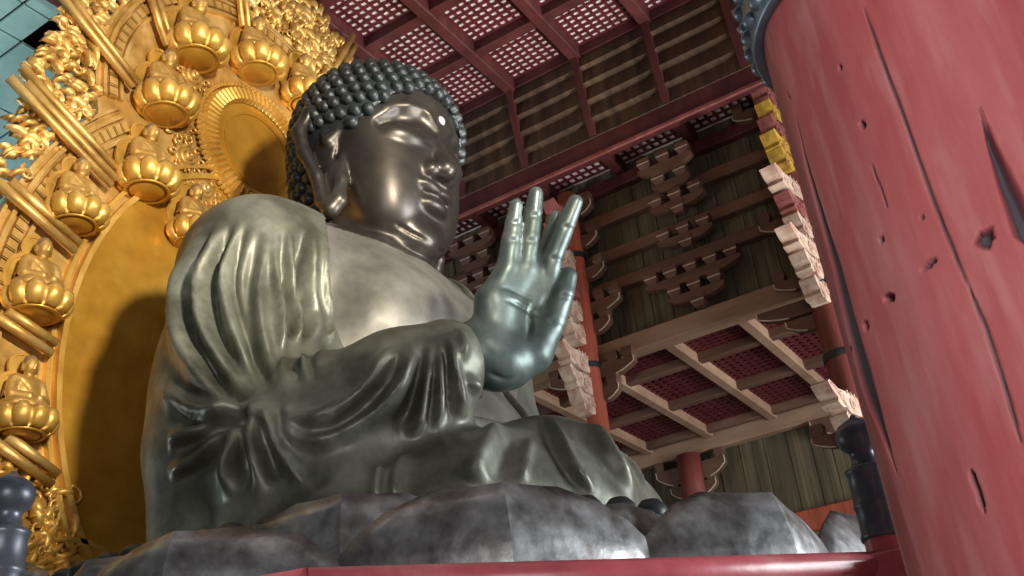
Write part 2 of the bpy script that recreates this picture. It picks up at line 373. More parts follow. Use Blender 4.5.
def build_robe(h=.062):
    G = Grid((-7.6, -7.2, 4.2), (7.2, 3.4, 15.3), h)
    f = torso(G, .16)
    # opening on the chest: a deep V that leaves the breast bare
    zz = np.clip((14.9-G.Z)/6.0, 0, 1)
    left = np.interp(G.Z, [8.5, 9.5, 10.2, 11.0, 11.6, 12.5, 13.4, 14.0, 14.6], [-1.6, -2.6, -3.2, -3.5, -3.6, -3.7, -3.4, -2.95, -2.3]).astype(np.float32)
    right = 2.0-.6*zz*2
    open_ = np.maximum(np.maximum(left-G.X, G.X-right), np.maximum(G.Y-1.05+0*G.Z, 8.9-G.Z))
    # right upper arm hanging wide, with its sleeve
    a = G.cap((-3.9, .45, 12.4), (-4.55, .35, 8.7), 1.48, 1.45)
    a = smin(a, G.ell((-4.45, .4, 9.5), (1.5, 1.8, 2.6)), .6)
    f = smin(f, a, .9)
    f = smax(f, -open_, .08)
    # forearm sleeve rising to the cuff
    b = G.chain([(-4.65, -.2, 8.2), (-4.3, -1.7, 8.35), (-3.85, -3.2, 8.8), (-3.45, -3.95, 9.1)], [1.35, 1.18, .96, .80], .3)
    f = smin(f, b, .35)
    # sleeve cloth hanging beneath elbow and forearm
    c = G.chain([(-4.75, .6, 8.0), (-4.75, .5, 5.2)], [1.25, 1.05], .3)
    c = smin(c, G.chain([(-4.5, -1.0, 7.5), (-4.6, -1.3, 5.2)], [1.25, 1.25], .3), .4)
    c = smin(c, G.chain([(-4.2, -2.2, 7.6), (-4.4, -2.5, 5.6)], [1.0, 1.0], .3), .4)
    c = smin(c, G.chain([(-4.0, -2.6, 7.6), (-3.55, -3.7, 8.25)], [.85, .72], .3), .4)
    f = smin(f, c, .5)
    # left arm
    d = G.cap((3.9, .45, 12.4), (4.9, .2, 8.5), 1.5, 1.5)
    d = smin(d, G.cap((4.9, .2, 8.5), (3.6, -2.0, 7.5), 1.4, .95), .4)
    f = smin(f, d, .45)
    # crossed legs under cloth
    l = G.chain([(-1.5, .2, 6.0), (-4.3, -2.1, 5.6)], [1.7, 1.35], .4)
    l = smin(l, G.chain([(1.5, .2, 6.0), (5.3, -2.3, 6.0)], [1.7, 1.55], .4), .4)
    l = smin(l, G.chain([(-4.2, -2.6, 5.7), (-3.0, -3.8, 6.1), (-1.4, -4.55, 6.55), (.6, -4.35, 6.35), (4.2, -2.6, 5.6)],
                        [1.35, 1.6, 1.64, 1.5, 1.2], .5), .5)
    l = smin(l, G.ell((-.3, -2.2, 5.4), (5.0, 2.8, 1.6)), .5)
    f = smin(f, l, .35)
    f = np.maximum(f, 4.92-G.Z)
    return G, f
G, f = build_robe()
keep(link('robe', sdf_obj('robe', f, G, None, ROBE_STROKES), M['bronze_robe'], buddha, True))

# bare breast, neck and head: one surface; the raised hand joins the same mesh inside its sleeve
def build_bust(h=.05):
    G = Grid((-4.4, -3.4, 8.4), (4.4, 2.7, 20.6), h)
    X = np.abs(G.X)
    A = Grid.__new__(Grid); A.X, A.Y, A.Z, A.lo, A.h = X, G.Y, G.Z, G.lo, h
    f = torso(G)
    f = smax(f, X-4.15, .1)
    # breast swell
    f = smin(f, A.ell((1.35, -1.15, 11.45), (1.5, 1.05, 1.35)), .7)
    n = G.cap((0, .62, 12.8), (0, .5, 15.6), 1.52, 1.36)
    f = smin(f, n, .4)
    for z, r in ((13.75, 1.62), (14.2, 1.56)):                          # neck rings
        f = smin(f, G.ell((0, .56, z), (r, r, .2)), .16)
    # skull and face
    s = G.ell((0, .2, 17.9), (2.1, 2.1, 2.15))
    s = smin(s, G.ell((0, -.25, 16.75), (1.86, 1.5, 2.1)), .5)
    s = smin(s, G.ell((0, -.24, 15.15), (1.36, 1.14, 1.2)), .55)
    s = smin(s, A.ell((.85, -.74, 15.85), (.74, .62, 1.25)), .5)              # cheeks
    s = smin(s, G.ell((0, -.98, 14.42), (.60, .46, .44)), .35)                # chin
    # brow arch
    s = smin(s, A.chain([(.20, -1.72, 17.22), (.50, -1.70, 17.62), (.95, -1.52, 17.75), (1.40, -1.18, 17.62), (1.72, -.75, 17.3)],
                        [.20, .19, .17, .13, .08], .1), .12)
    # eyeball bulge below the brow, socket between
    s = smax(s, -A.chain([(.34, -2.0, 17.2), (.75, -1.95, 17.40), (1.25, -1.60, 17.32), (1.6, -1.2, 17.1)], [.22, .30, .27, .18], .1), .10)
    s = smin(s, A.ell((.84, -1.28, 16.88), (.74, .46, .38), rz=.32), .08)
    # nose
    s = smin(s, G.chain([(0, -1.58, 17.35), (0, -1.74, 16.7), (0, -1.90, 16.18)], [.20, .23, .30], .1), .14)
    s = smin(s, A.ell((.33, -1.60, 16.10), (.25, .32, .24)), .12)
    # lips
    s = smin(s, A.ell((.20, -1.46, 15.62), (.50, .32, .19), ry=-.16), .10)
    s = smin(s, G.ell((0, -1.40, 15.22), (.50, .32, .22)), .10)
    s = smax(s, -G.ell((0, -1.54, 14.88), (.5, .14, .10)), .15)
    f = smin(f, s, .12)
    # long-lobed ears
    e = A.chain([(1.93, -.05, 17.45), (2.06, .18, 17.92), (2.27, .55, 17.85), (2.40, .80, 17.3), (2.32, .68, 16.6), (2.18, .42, 15.9),
                 (2.06, .32, 15.2), (2.02, .12, 14.90), (1.95, -.06, 15.1), (1.86, -.10, 15.7), (1.80, -.12, 16.4)],
                [.15, .18, .19, .18, .17, .16, .19, .22, .20, .16, .13], .12)
    e = smin(e, A.ell((1.98, .35, 17.0), (.16, .45, .85)), .1)
    e = smin(e, A.chain([(1.97, -.10, 17.1), (2.08, .12, 16.85), (2.08, .28, 17.2)], [.15, .14, .10], .1), .08)
    e = smin(e, A.ell((1.93, .15, 15.7), (.10, .3, .7)), .08)
    f = smin(f, e, .08)
    return G, f
FACE_STROKES = []
for sx in (-1, 1):
    FACE_STROKES += [
        ([(sx*.22, -1.75, 16.86), (sx*.5, -1.72, 16.80), (sx*.9, -1.60, 16.78), (sx*1.3, -1.30, 16.90)], .045, -.075),
        ([(sx*.25, -1.70, 17.05), (sx*.6, -1.70, 17.22), (sx*1.0, -1.5, 17.22), (sx*1.4, -1.1, 17.0)], .04, -.05),
        ([(0, -1.68, 15.45), (sx*.3, -1.62, 15.43), (sx*.68, -1.35, 15.52)], .04, -.06),
        ([(0, -1.35, 14.22), (sx*.45, -1.25, 14.28), (sx*.85, -1.0, 14.5), (sx*1.15, -.7, 14.85)], .05, -.06)]
G, f = build_bust()
V, Q = surface_nets(f, G.lo, G.h); V = strokes(V, grid_normals(f, V, G.lo, G.h), FACE_STROKES)
parts = [(V, Q)]

# hands: joints are points in the statue's own space
def hand_sdf(joints, palm, lo, hi, h=.04):
    G = Grid(lo, hi, h)
    f = None
    for pts, rad, k in palm:
        g = G.chain(pts, rad, .15); f = g if f is None else smin(f, g, k)
    for pts, rad in joints:
        g = None
        for i in range(len(pts)-1):
            q = G.cap(pts[i], pts[i+1], rad[i], rad[i+1]); g = q if g is None else smin(g, q, .05)
        # finger-joint rings: a slight swell at each knuckle
        f = smin(f, g, .05)
    return G, f
R_FINGERS = [([(-2.83, -5.12, 10.9), (-2.86, -5.29, 11.44), (-2.87, -5.4, 11.8), (-2.92, -5.52, 12.1)], [0.215, 0.185, 0.165, 0.135]), ([(-2.49, -5.29, 10.93), (-2.5, -5.48, 11.52), (-2.51, -5.64, 12.02), (-2.58, -5.8, 12.42)], [0.235, 0.21, 0.19, 0.15]), ([(-2.19, -5.41, 10.89), (-2.0, -5.58, 11.47), (-1.95, -5.71, 11.79), (-1.98, -5.86, 12.11)], [0.235, 0.21, 0.19, 0.15]), ([(-2.04, -5.45, 10.61), (-2.11, -5.72, 11.19), (-2.1, -6.1, 11.77), (-2.07, -6.38, 12.22)], [0.25, 0.22, 0.195, 0.155]), ([(-2.15, -5.02, 9.32), (-1.99, -5.47, 9.92), (-1.91, -5.73, 10.44), (-1.85, -5.89, 10.82)], [0.36, 0.28, 0.24, 0.185])]
R_PALM = [([(-3.04, -4.8, 10.24), (-2.83, -5.12, 10.9)], [0.26, 0.215], 0.18), ([(-2.8, -4.84, 10.11), (-2.49, -5.29, 10.93)], [0.28, 0.24], 0.18), ([(-2.52, -4.92, 9.96), (-2.19, -5.41, 10.89)], [0.28, 0.24], 0.18), ([(-2.33, -5.01, 9.9), (-2.04, -5.45, 10.61)], [0.28, 0.24], 0.18), ([(-3.01, -4.63, 9.68), (-3.04, -4.8, 10.24)], [0.3, 0.26], 0.18), ([(-2.78, -4.55, 9.13), (-2.8, -4.84, 10.11)], [0.46, 0.34], 0.18), ([(-2.51, -4.69, 9.17), (-2.38, -5.01, 9.94)], [0.46, 0.34], 0.18), ([(-2.43, -4.73, 9.18), (-2.16, -5.03, 9.38), (-2.02, -5.36, 9.82)], [0.48, 0.42, 0.33], 0.18), ([(-2.95, -4.42, 9.32), (-2.78, -4.55, 9.13)], [0.5, 0.5], 0.18), ([(-3.08, -3.94, 9.44), (-2.95, -4.42, 9.32), (-2.62, -4.63, 9.15)], [0.55, 0.52, 0.5], 0.18)]
R_CREASES = [([(-2.6, -5.11, 9.2), (-2.53, -5.29, 9.62), (-2.51, -5.37, 10.02), (-2.42, -5.54, 10.38)], 0.05, -0.06), ([(-3.12, -5.07, 10.11), (-2.76, -5.23, 10.09), (-2.36, -5.4, 9.9)], 0.04, -0.05), ([(-3.21, -5.11, 10.38), (-2.87, -5.26, 10.35), (-2.44, -5.42, 10.24)], 0.04, -0.05), ([(-3.21, -4.68, 8.75), (-2.84, -4.83, 8.7), (-2.53, -5.03, 8.85)], 0.05, -0.06), ([(-3.18, -5.13, 11.42), (-3.03, -5.39, 11.33), (-2.53, -5.45, 11.47)], 0.05, -0.03), ([(-3.16, -5.26, 11.77), (-3.02, -5.49, 11.69), (-2.57, -5.55, 11.83)], 0.05, -0.03), ([(-2.88, -5.3, 11.5), (-2.69, -5.59, 11.39), (-2.12, -5.67, 11.55)], 0.05, -0.03), ([(-2.86, -5.47, 11.99), (-2.69, -5.74, 11.9), (-2.16, -5.82, 12.06)], 0.05, -0.03), ([(-2.38, -5.42, 11.51), (-2.2, -5.69, 11.34), (-1.61, -5.75, 11.43)], 0.05, -0.03), ([(-2.31, -5.55, 11.8), (-2.13, -5.8, 11.67), (-1.59, -5.87, 11.78)], 0.05, -0.03), ([(-2.5, -5.55, 11.22), (-2.32, -5.84, 11.06), (-1.7, -5.9, 11.16)], 0.05, -0.03), ([(-2.45, -5.95, 11.82), (-2.28, -6.19, 11.65), (-1.74, -6.25, 11.72)], 0.05, -0.03), ([(-2.47, -5.29, 10.06), (-2.26, -5.61, 9.77), (-1.5, -5.64, 9.78)], 0.05, -0.03), ([(-2.34, -5.56, 10.5), (-2.15, -5.86, 10.3), (-1.47, -5.92, 10.38)], 0.05, -0.03)]
R_LO, R_HI = (-3.78, -7.08, 8.43), (-1.15, -3.24, 13.12)

G, f = hand_sdf(R_FINGERS, R_PALM, R_LO, R_HI)
V, Q = surface_nets(f, G.lo, G.h); V = strokes(V, grid_normals(f, V, G.lo, G.h), R_CREASES)
rV, rQ = V, Q
body_me = None
def join(parts):
    Vs, Qs, n = [], [], 0
    for V, Q in parts: Vs.append(V); Qs.append(Q+n); n += len(V)
    return np.concatenate(Vs), np.concatenate(Qs)
# left hand resting palm-up on the left knee
LH = [([(4.3, -3.3, 8.0), (4.2, -4.2, 7.75)], [.72, .75], .3), ([(4.0, -3.8, 7.9), (4.0, -4.5, 7.75)], [.6, .6], .3)]
LF = [([(3.65, -4.5, 7.8), (3.6, -5.2, 7.75), (3.6, -5.8, 7.85)], [.26, .23, .18]), ([(4.05, -4.6, 7.8), (4.05, -5.4, 7.75), (4.05, -6.0, 7.85)], [.27, .24, .18]),
      ([(4.45, -4.5, 7.75), (4.5, -5.2, 7.7), (4.5, -5.8, 7.8)], [.26, .23, .18]), ([(4.8, -4.3, 7.7), (4.9, -4.9, 7.65), (4.92, -5.4, 7.75)], [.24, .21, .17]),
      ([(3.6, -3.9, 8.1), (3.2, -4.4, 8.35), (3.1, -4.9, 8.45)], [.3, .27, .2])]
G, f = hand_sdf(LF, LH, (2.6, -6.4, 6.8), (5.4, -2.6, 9.0), .06)
V, Q = surface_nets(f, G.lo, G.h); parts.append((V+np.array((-.8, 1.4, -.7)), Q))
nb = sum(len(q) for _, q in parts)
parts.append((rV, rQ))
V, Q = join(parts)
me = np_mesh('body', V, Q)
# three castings of the one body: dark polished head, paler breast, green raised hand
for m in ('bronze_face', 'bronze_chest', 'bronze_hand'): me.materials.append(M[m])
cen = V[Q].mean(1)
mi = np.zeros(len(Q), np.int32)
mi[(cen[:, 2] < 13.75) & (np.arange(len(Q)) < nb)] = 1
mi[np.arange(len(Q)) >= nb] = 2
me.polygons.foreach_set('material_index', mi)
body = keep(link('body', me, None, buddha, True))

# hair: a close cap and snail curls in rows
def build_hair(h=.07):
    G = Grid((-2.6, -2.3, 14.4), (2.6, 2.7, 21.3), h)
    f = G.ell((0, .22, 17.9), (2.28, 2.26, 2.12))
    f = smin(f, G.ell((0, .75, 16.8), (2.0, 1.75, 2.4)), .4)
    f = smin(f, G.ell((0, .6, 19.4), (1.2, 1.25, .72)), .6)
    full = f
    X = np.abs(G.X)
    # hairline: across the forehead, down before the ear, then behind it
    line = 18.45-.30*np.clip(X/1.2, 0, 1)**2*1.2-1.15*np.clip((X-1.25)/.8, 0, 1)**1.3
    front = np.maximum(G.Z-line, 0)*0+(line-G.Z)
    back = .55-G.Y
    cut = np.minimum(front, back)       # removed where both positive: in front and below the line
    f = smax(f, cut, .05)
    return G, f, full
G, f, full = build_hair()
hairV, hairQ = surface_nets(f, G.lo, G.h)
hair_n = grid_normals(f, hairV, G.lo, G.h)
keep(link('hair_cap', np_mesh('hair_cap', hairV, hairQ), M['bronze_hair'], buddha, True))
def curl_mesh():
    """snail-shell curl: a dome with a spiral step climbing to the tip"""
    n, rings = 12, 6; vs = []
    for i in range(rings+1):
        p = i/rings
        for k in range(n):
            t = 2*PI*k/n
            ph = (p*2.2-k/n) % 1.0
            r = math.cos(p*PI/2*.96)**.75*(1-.10*(ph < .3))
            vs.append((r*math.cos(t), r*math.sin(t), 1.15*math.sin(p*PI/2)-.25))
    fs = [(i*n+k, i*n+(k+1) % n, (i+1)*n+(k+1) % n, (i+1)*n+k) for i in range(rings) for k in range(n)]
    fs.append(tuple(rings*n+k for k in range(n)))
    mb = MB(); mb.add(vs, fs); me = mb.mesh('hair_curl')
    me.materials.append(M['bronze_hair']); me.polygons.foreach_set('use_smooth', [True]*len(me.polygons))
    return me
# rows of curls by height; points taken on the cap
pts = []
def curl_rows():
    rows = []
    c = np.array((0, .4, 17.6))
    d = hairV-c; rr = np.linalg.norm(d, axis=1)
    ok = (hair_n*(d/rr[:, None])).sum(1) > .55
    d, rr, hv, hn = d[ok], rr[ok], hairV[ok], hair_n[ok]
    lat = np.arcsin(d[:, 2]/rr); lon = np.arctan2(d[:, 1], d[:, 0])
    step = .14; out = []
    i = 0
    for la in np.arange(-1.05, 1.5, step):
        n = max(1, int(round(2*PI*math.cos(la)*2.35/.335)))
        for k in range(n):
            lo = 2*PI*(k+.5*(i % 2))/n-PI
            # nearest cap point in that direction
            u = np.array((math.cos(la)*math.cos(lo), math.cos(la)*math.sin(lo), math.sin(la)))
            q = d@u/rr+.0006*rr; j = int(np.argmax(q))
            if (d[j]@u)/rr[j] < .9985: continue
            p, nn = hv[j], hn[j]
            if abs(p[0]) > 1.6 and -.4 < p[1] < .75 and p[2] < 17.35: continue      # room for the ear
            out.append((p, nn))
        i += 1
    return out
curls = curl_rows()
cp = np.array(CAM_POS)
curls.sort(key=lambda c: -((cp-c[0])@c[1])/np.linalg.norm(cp-c[0])**2)
CM = curl_mesh()
rest = MB()
cv = [v.co.copy() for v in CM.vertices]; cf = [tuple(p.vertices) for p in CM.polygons]
for i, (p, n) in enumerate(curls):
    n = Vector(n)
    R = n.to_track_quat('Z', 'Y').to_matrix().to_4x4()
    sc = .178
    T = Matrix.Translation(Vector(p)-BO) @ R @ Matrix.Diagonal((sc, sc, sc, 1))
    if i < 100:
        o = bpy.data.objects.new('hair_curl', CM); COL.objects.link(o); o.parent = buddha; o.matrix_local = T
    else:
        rest.add([T @ v for v in cv], cf)
tag(rest.build('hair_curls', M['bronze_hair'], buddha, True), kind='stuff')
# urna on the brow
M['urna'] = material('urna', [(.3, (.42, .30, .28)), (.7, (.62, .50, .48))], scale=3, rough=.3)
mb = MB(); mb.lathe([(0, .14), (.10, .11), (.16, .03), (.17, -.06)], seg=16)
o = mb.build('urna', M['urna'], buddha, True); o['label'] = 'pale round boss on the brow'
o.matrix_local = Matrix.Translation(Vector((0, -1.84, 17.72))-BO) @ Matrix.Rotation(math.radians(82), 4, 'X')
# ------------------------------------------------------------------ hall
M['red_wood'] = material('red_wood', [(.3, (.052, .012, .011)), (.55, (.098, .021, .020)), (.8, (.16, .042, .036))], scale=1.2, rough=.6, bump=.1, stretch=(1, 1, .25))
M['lattice_red'] = material('lattice_red', [(.3, (.085, .010, .013)), (.7, (.14, .019, .023))], scale=1.5, rough=.6)
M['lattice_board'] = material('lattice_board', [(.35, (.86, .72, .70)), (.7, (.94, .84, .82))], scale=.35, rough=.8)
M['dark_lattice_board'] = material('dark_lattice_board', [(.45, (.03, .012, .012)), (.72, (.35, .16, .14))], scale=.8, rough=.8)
M['teal_board'] = material('teal_board', [(.3, (.22, .44, .45)), (.7, (.40, .62, .62))], scale=.5, rough=.7)
M['brown_board'] = material('brown_board', [(.3, (.040, .022, .013)), (.5, (.085, .047, .027)), (.72, (.17, .105, .055))], scale=.9, rough=.75, bump=.2, stretch=(1, 2.2, .18), detail=7)
M['olive_board'] = material('olive_board', [(.3, (.045, .034, .018)), (.5, (.095, .073, .040)), (.72, (.19, .15, .085))], scale=1.1, rough=.8, bump=.25, stretch=(1, 3.0, .12), detail=8)
M['brown_beam'] = material('brown_beam', [(.3, (.085, .040, .026)), (.55, (.15, .072, .045)), (.8, (.23, .12, .075))], scale=1.0, rough=.65, bump=.15, stretch=(1, .2, 1))
M['pale_beam'] = material('pale_beam', [(.3, (.22, .12, .075)), (.55, (.33, .20, .125)), (.8, (.42, .29, .18))], scale=1.2, rough=.7, bump=.15, stretch=(.5, .2, 1))
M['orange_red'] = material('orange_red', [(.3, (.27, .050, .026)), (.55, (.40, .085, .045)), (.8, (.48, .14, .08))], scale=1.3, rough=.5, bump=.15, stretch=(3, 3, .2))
M['dull_red'] = material('dull_red', [(.3, (.14, .028, .022)), (.55, (.21, .045, .036)), (.8, (.28, .075, .06))], scale=1.3, rough=.55, bump=.15, stretch=(3, 3, .2))  # darker copy of orange_red, holds the second pillar's shade in its colour
M['carved_pale'] = material('carved_pale', [(.35, (.42, .23, .17)), (.55, (.62, .45, .34)), (.75, (.76, .64, .50))], scale=2.2, rough=.7)
M['carved_gold'] = material('carved_gold', [(.35, (.35, .16, .04)), (.6, (.75, .48, .06))], scale=2.2, rough=.5)
M['carved_red'] = material('carved_red', [(.3, (.20, .05, .045)), (.7, (.38, .13, .11))], scale=2, rough=.6)
M['block_wood'] = material('block_wood', [(.3, (.085, .034, .024)), (.55, (.15, .066, .046)), (.8, (.22, .11, .075))], scale=1.5, rough=.6)
M['white_edge'] = material('white_edge', [(.3, (.40, .30, .22)), (.7, (.62, .52, .40))], scale=3, rough=.7)
M['iron'] = material('iron', [(.3, (.02, .022, .026)), (.7, (.06, .065, .075))], scale=3, rough=.45, metal=.5)
M['floor_stone'] = material('floor_stone', [(.3, (.20, .18, .16)), (.7, (.34, .31, .28))], scale=.8, rough=.6)
M['plinth_stone'] = material('plinth_stone', [(.3, (.16, .15, .14)), (.7, (.30, .29, .27))], scale=1.5, rough=.8, bump=.2)

mb = MB(); mb.box(-40, 30, -34, 40, -.3, 0)
tag(mb.build('floor', M['floor_stone']), kind='structure')

XW = 14.0            # inner wall plane; the aisle lies beyond it
BY = [-7.0-3.1*2, -7.0-3.1, -7.1, -4.05, -1.05, 2.05, 5.15, 8.25, 11.35]       # cross-beam lines
# --- flat lattice ceiling over the nave
CZ = 28.0
ceil = tag(empty('ceiling', (0, 0, CZ)), kind='structure')
def under(parent, o):
    o.location = -parent.location; return o
mb = MB(); mb.box(-15, 11.6, -22.5, 12.6, CZ+.55, CZ+.65)
under(ceil, mb.build('backing_board', M['lattice_board'], ceil))
XB = [11.45, 8.6, 5.72, 2.85, 0.0, -2.85, -5.7]
YB = [-22.5, -19.4, -16.3, -13.2, -10.1, -7.05, -3.95, -.82, 2.3, 5.42, 8.55, 11.7]
def lattice(x0, x1, y0, y1, z, nx, ny, w=.055, th=.04):
    mb = MB()
    for i in range(nx+1):
        c = x0+(x1-x0)*i/nx; mb.box(c-w, c+w, y0, y1, z, z+th)
    for j in range(ny+1):
        c = y0+(y1-y0)*j/ny; mb.box(x0, x1, c-w, c+w, z+.02, z+th+.03)
    return mb
for i in range(len(XB)-1):
    for j in range(len(YB)-1):
        mb = lattice(XB[i+1]+.25, XB[i]-.25, YB[j]+.25, YB[j+1]-.25, CZ+.46, 8, 8)
        under(ceil, mb.build('lattice_panel', M['lattice_red'], ceil))
for x in XB:
    mb = MB(); mb.box(x-.23, x+.23, YB[0]-.25, YB[-1]+.25, CZ, CZ+.6, .03)
    under(ceil, mb.build('ceiling_beam', M['red_wood'], ceil))
for y in YB:
    mb = MB(); mb.box(XB[-1]-.2, XB[0]+.1, y-.23, y+.23, CZ-.10, CZ+.58, .03)
    under(ceil, mb.build('cross_beam', M['red_wood'], ceil))

# --- pale teal boarded ceiling behind the halo, with one open bay
teal = tag(empty('ceiling_rear', (0, 20, CZ)), kind='structure')
def board(x0, x1, y0, y1, g=.05):
    mb = MB(); mb.box(x0+g, x1-g, y0+g, y1-g, CZ+.05, CZ+.15)
    under(teal, mb.build('ceiling_board', M['teal_board'], teal))
HX0, HX1, HY0, HY1 = -2.55, 0.2, 12.78, 14.5        # open bay
xs = [-11.4, -9.0, -6.2, -3.62, HX0, HX1, 3.2, 6.2, 9.2]
ys = [12.0, HY0, HY1, 18.4, 21.6, 24.8, 28.0, 32.0]
for i in range(len(xs)-1):
    for j in range(len(ys)-1):
        if (xs[i], ys[j]) == (HX0, HY0): continue
        off = .9 if i % 2 and j > 1 else 0
        board(xs[i], xs[i+1], ys[j]+(off if j > 2 else 0), ys[j+1]+(off if j > 1 else 0))
mb = MB(); mb.box(-12, 10, 11.8, 33.5, CZ+1.6, CZ+1.7)  # near-black sheet, its colour stands for the shade in the open bay
under(teal, mb.build('shade_sheet', M['iron'], teal))

# --- cove: lapped boards rising from the upper beam to the ceiling edge
cove = tag(empty('wall_cove', (12, 0, 24)), kind='structure')
def cpt(t): return 12.05-.62*t+(-.10)*math.sin(t*PI), 24.45+3.75*t
nC = 5
for k in range(nC):
    xa, za = cpt(k/nC); xb, zb = cpt((k+1)/nC)
    mb = MB(); mb.prism([(xa-.34, za-.06), (xa-.20, za-.14), (xa+.1, za-.1), (xb+.10, zb+.02), (xb-.02, zb+.03)], -32, 13, 'y')
    under(cove, mb.build('lapped_board', M['brown_board'], cove))
for y in YB:
    P = [cpt(t/8) for t in range(9)]
    prof = [(x-.40, z) for x, z in P]+[(x+.1, z) for x, z in P[::-1]]
    mb = MB(); mb.prism(prof, y-.14, y+.14, 'y')
    under(cove, mb.build('cove_rib', M['red_wood'], cove))

# --- upper beam with the narrow lattice soffit behind it
sof = tag(empty('ceiling_soffit', (13, 0, 24)), kind='structure')
mb = MB(); mb.box(11.75, 12.2, -32, 13, 23.55, 24.5, .04)
under(sof, mb.build('soffit_beam', M['red_wood'], sof))
mb = MB(); mb.box(11.70, 11.83, -32, 13, 23.50, 23.62)
under(sof, mb.build('beam_fillet', M['carved_red'], sof))
mb = MB(); mb.box(12.2, 14.1, -32, 13, 24.29, 24.35)
under(sof, mb.build('backing_board', M['lattice_board'], sof))
YS = [-22.5, -19.4, -16.3, -13.2, -10.1, -7.05, -3.95, -.82, 2.3, 5.42, 8.55, 11.7]
for j in range(len(YS)-1):
    mb = lattice(12.3, 13.75, YS[j]+.2, YS[j+1]-.2, 24.22, 4, 8, .055, .04)
    under(sof, mb.build('lattice_panel', M['lattice_red'], sof))
for y in YS:
    mb = MB(); mb.box(12.0, 14.1, y-.2, y+.2, 23.75, 24.36, .03)
    under(sof, mb.build('cross_beam', M['red_wood'], sof))

# --- inner wall above the aisle: upright boards between horizontal rails
wr = tag(empty('wall_right', (XW, 0, 16)), kind='structure')
mb = MB(); y = -32.0; k = 0
while y < 14:
    wdt = random.uniform(.34, .46); mb.box(XW+.0+.03*(k % 2), XW+.12+.03*(k % 2), y, y+wdt-.015, 16.3, 24.3); y += wdt; k += 1
under(wr, mb.build('upright_boards', M['olive_board'], wr))
for z, hh, dp, mm in ((18.85, .45, .35, 'brown_beam'), (20.15, .45, .35, 'brown_beam'), (21.75, .5, .35, 'brown_beam'), (23.2, .5, .35, 'red_wood')):
    mb = MB(); mb.box(XW-dp, XW+.05, -32, 14, z, z+hh, .03)
    under(wr, mb.build('wall_rail', M[mm], wr))
mb = MB(); mb.box(XW-.42, XW+.3, -32, 14, 16.15, 16.85, .04)
under(wr, mb.build('aisle_lintel', M['pale_beam'], wr))

# --- coffered aisle ceiling
ai = tag(empty('ceiling_aisle', (20, 0, 16.3)), kind='structure')
AX = [14.4, 16.9, 20.78, 24.8]
AY = [-19.5, -16.4, -13.3, -10.2, -7.1, -4.1, -1.22, 1.9, 5.0, 8.1, 11.2]
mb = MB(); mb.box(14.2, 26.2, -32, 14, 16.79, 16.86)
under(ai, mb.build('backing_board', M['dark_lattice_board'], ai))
for i in range(len(AX)-1):
    for j in range(len(AY)-1):
        mb = lattice(AX[i]+.2, AX[i+1]-.2, AY[j]+.2, AY[j+1]-.2, 16.68, 9 if i else 7, 8, .075, .06)
        under(ai, mb.build('lattice_panel', M['lattice_red'], ai))
for x in AX[1:]:
    mb = MB(); mb.box(x-.2, x+.2, -32, 14, 16.34, 16.85, .03)
    under(ai, mb.build('aisle_beam', M['brown_beam'], ai))
for y in AY:
    mb = MB(); mb.box(14.2, 26.0, y-.2, y+.2, 16.28, 16.85, .03)
    under(ai, mb.build('cross_beam', M['pale_beam'], ai))

# --- outer wall under the aisle ceiling
wo = tag(empty('wall_outer', (26, 0, 0)), kind='structure')
mb = MB(); y = -34.0; k = 0
while y < 16:
    wdt = random.uniform(.4, .6); mb.box(26.0+.03*(k % 2), 26.15+.03*(k % 2), y, y+wdt-.015, .02, 16.9); y += wdt; k += 1
under(wo, mb.build('upright_boards', M['olive_board'], wo))
mb = MB(); mb.box(25.3, 25.85, -34, 16, 15.75, 16.6, .04)
under(wo, mb.build('wall_plate', M['pale_beam'], wo))
mb = MB(); mb.box(25.5, 25.98, -34, 16, 11.2, 12.1, .04)
under(wo, mb.build('wall_rail', M['orange_red'], wo))
# far back and rear walls, mostly out of sight behind statue and halo
mb = MB(); mb.box(-40, 30, 33.6, 34.0, .02, 29.5)
tag(mb.build('wall_back', M['olive_board']), kind='structure')

# --- pillars with iron hoops
def pillar(label, x, y, r, z0, z1, m, hoops, group='red hall pillars'):
    t = tag(empty('pillar', (x, y, z0)), label, 'pillar', group)
    mb = MB(); prof = [(0, 0), (r, 0)]+[(r*(1-.06*k/10), (z1-z0)*k/10) for k in range(1, 11)]+[(0, z1-z0)]
    mb.lathe(prof, seg=28); mb.build('shaft', M[m], t, True)
    for z in hoops:
        q = MB(); q.lathe([(r*.9, -.11), (r+.035, -.11), (r+.035, .11), (r*.9, .11)], (0, 0, z-z0), 28); q.build('iron_hoop', M['iron'], t, False)
    return t
PX = 13.35
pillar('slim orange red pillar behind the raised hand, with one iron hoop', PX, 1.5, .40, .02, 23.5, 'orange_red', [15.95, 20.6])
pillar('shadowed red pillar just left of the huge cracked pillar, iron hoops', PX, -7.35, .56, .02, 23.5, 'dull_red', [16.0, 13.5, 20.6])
pillar('short red post low on the far boarded wall, above the lotus petals', 25.3, 3.1, .6, .02, 15.72, 'dull_red', [])

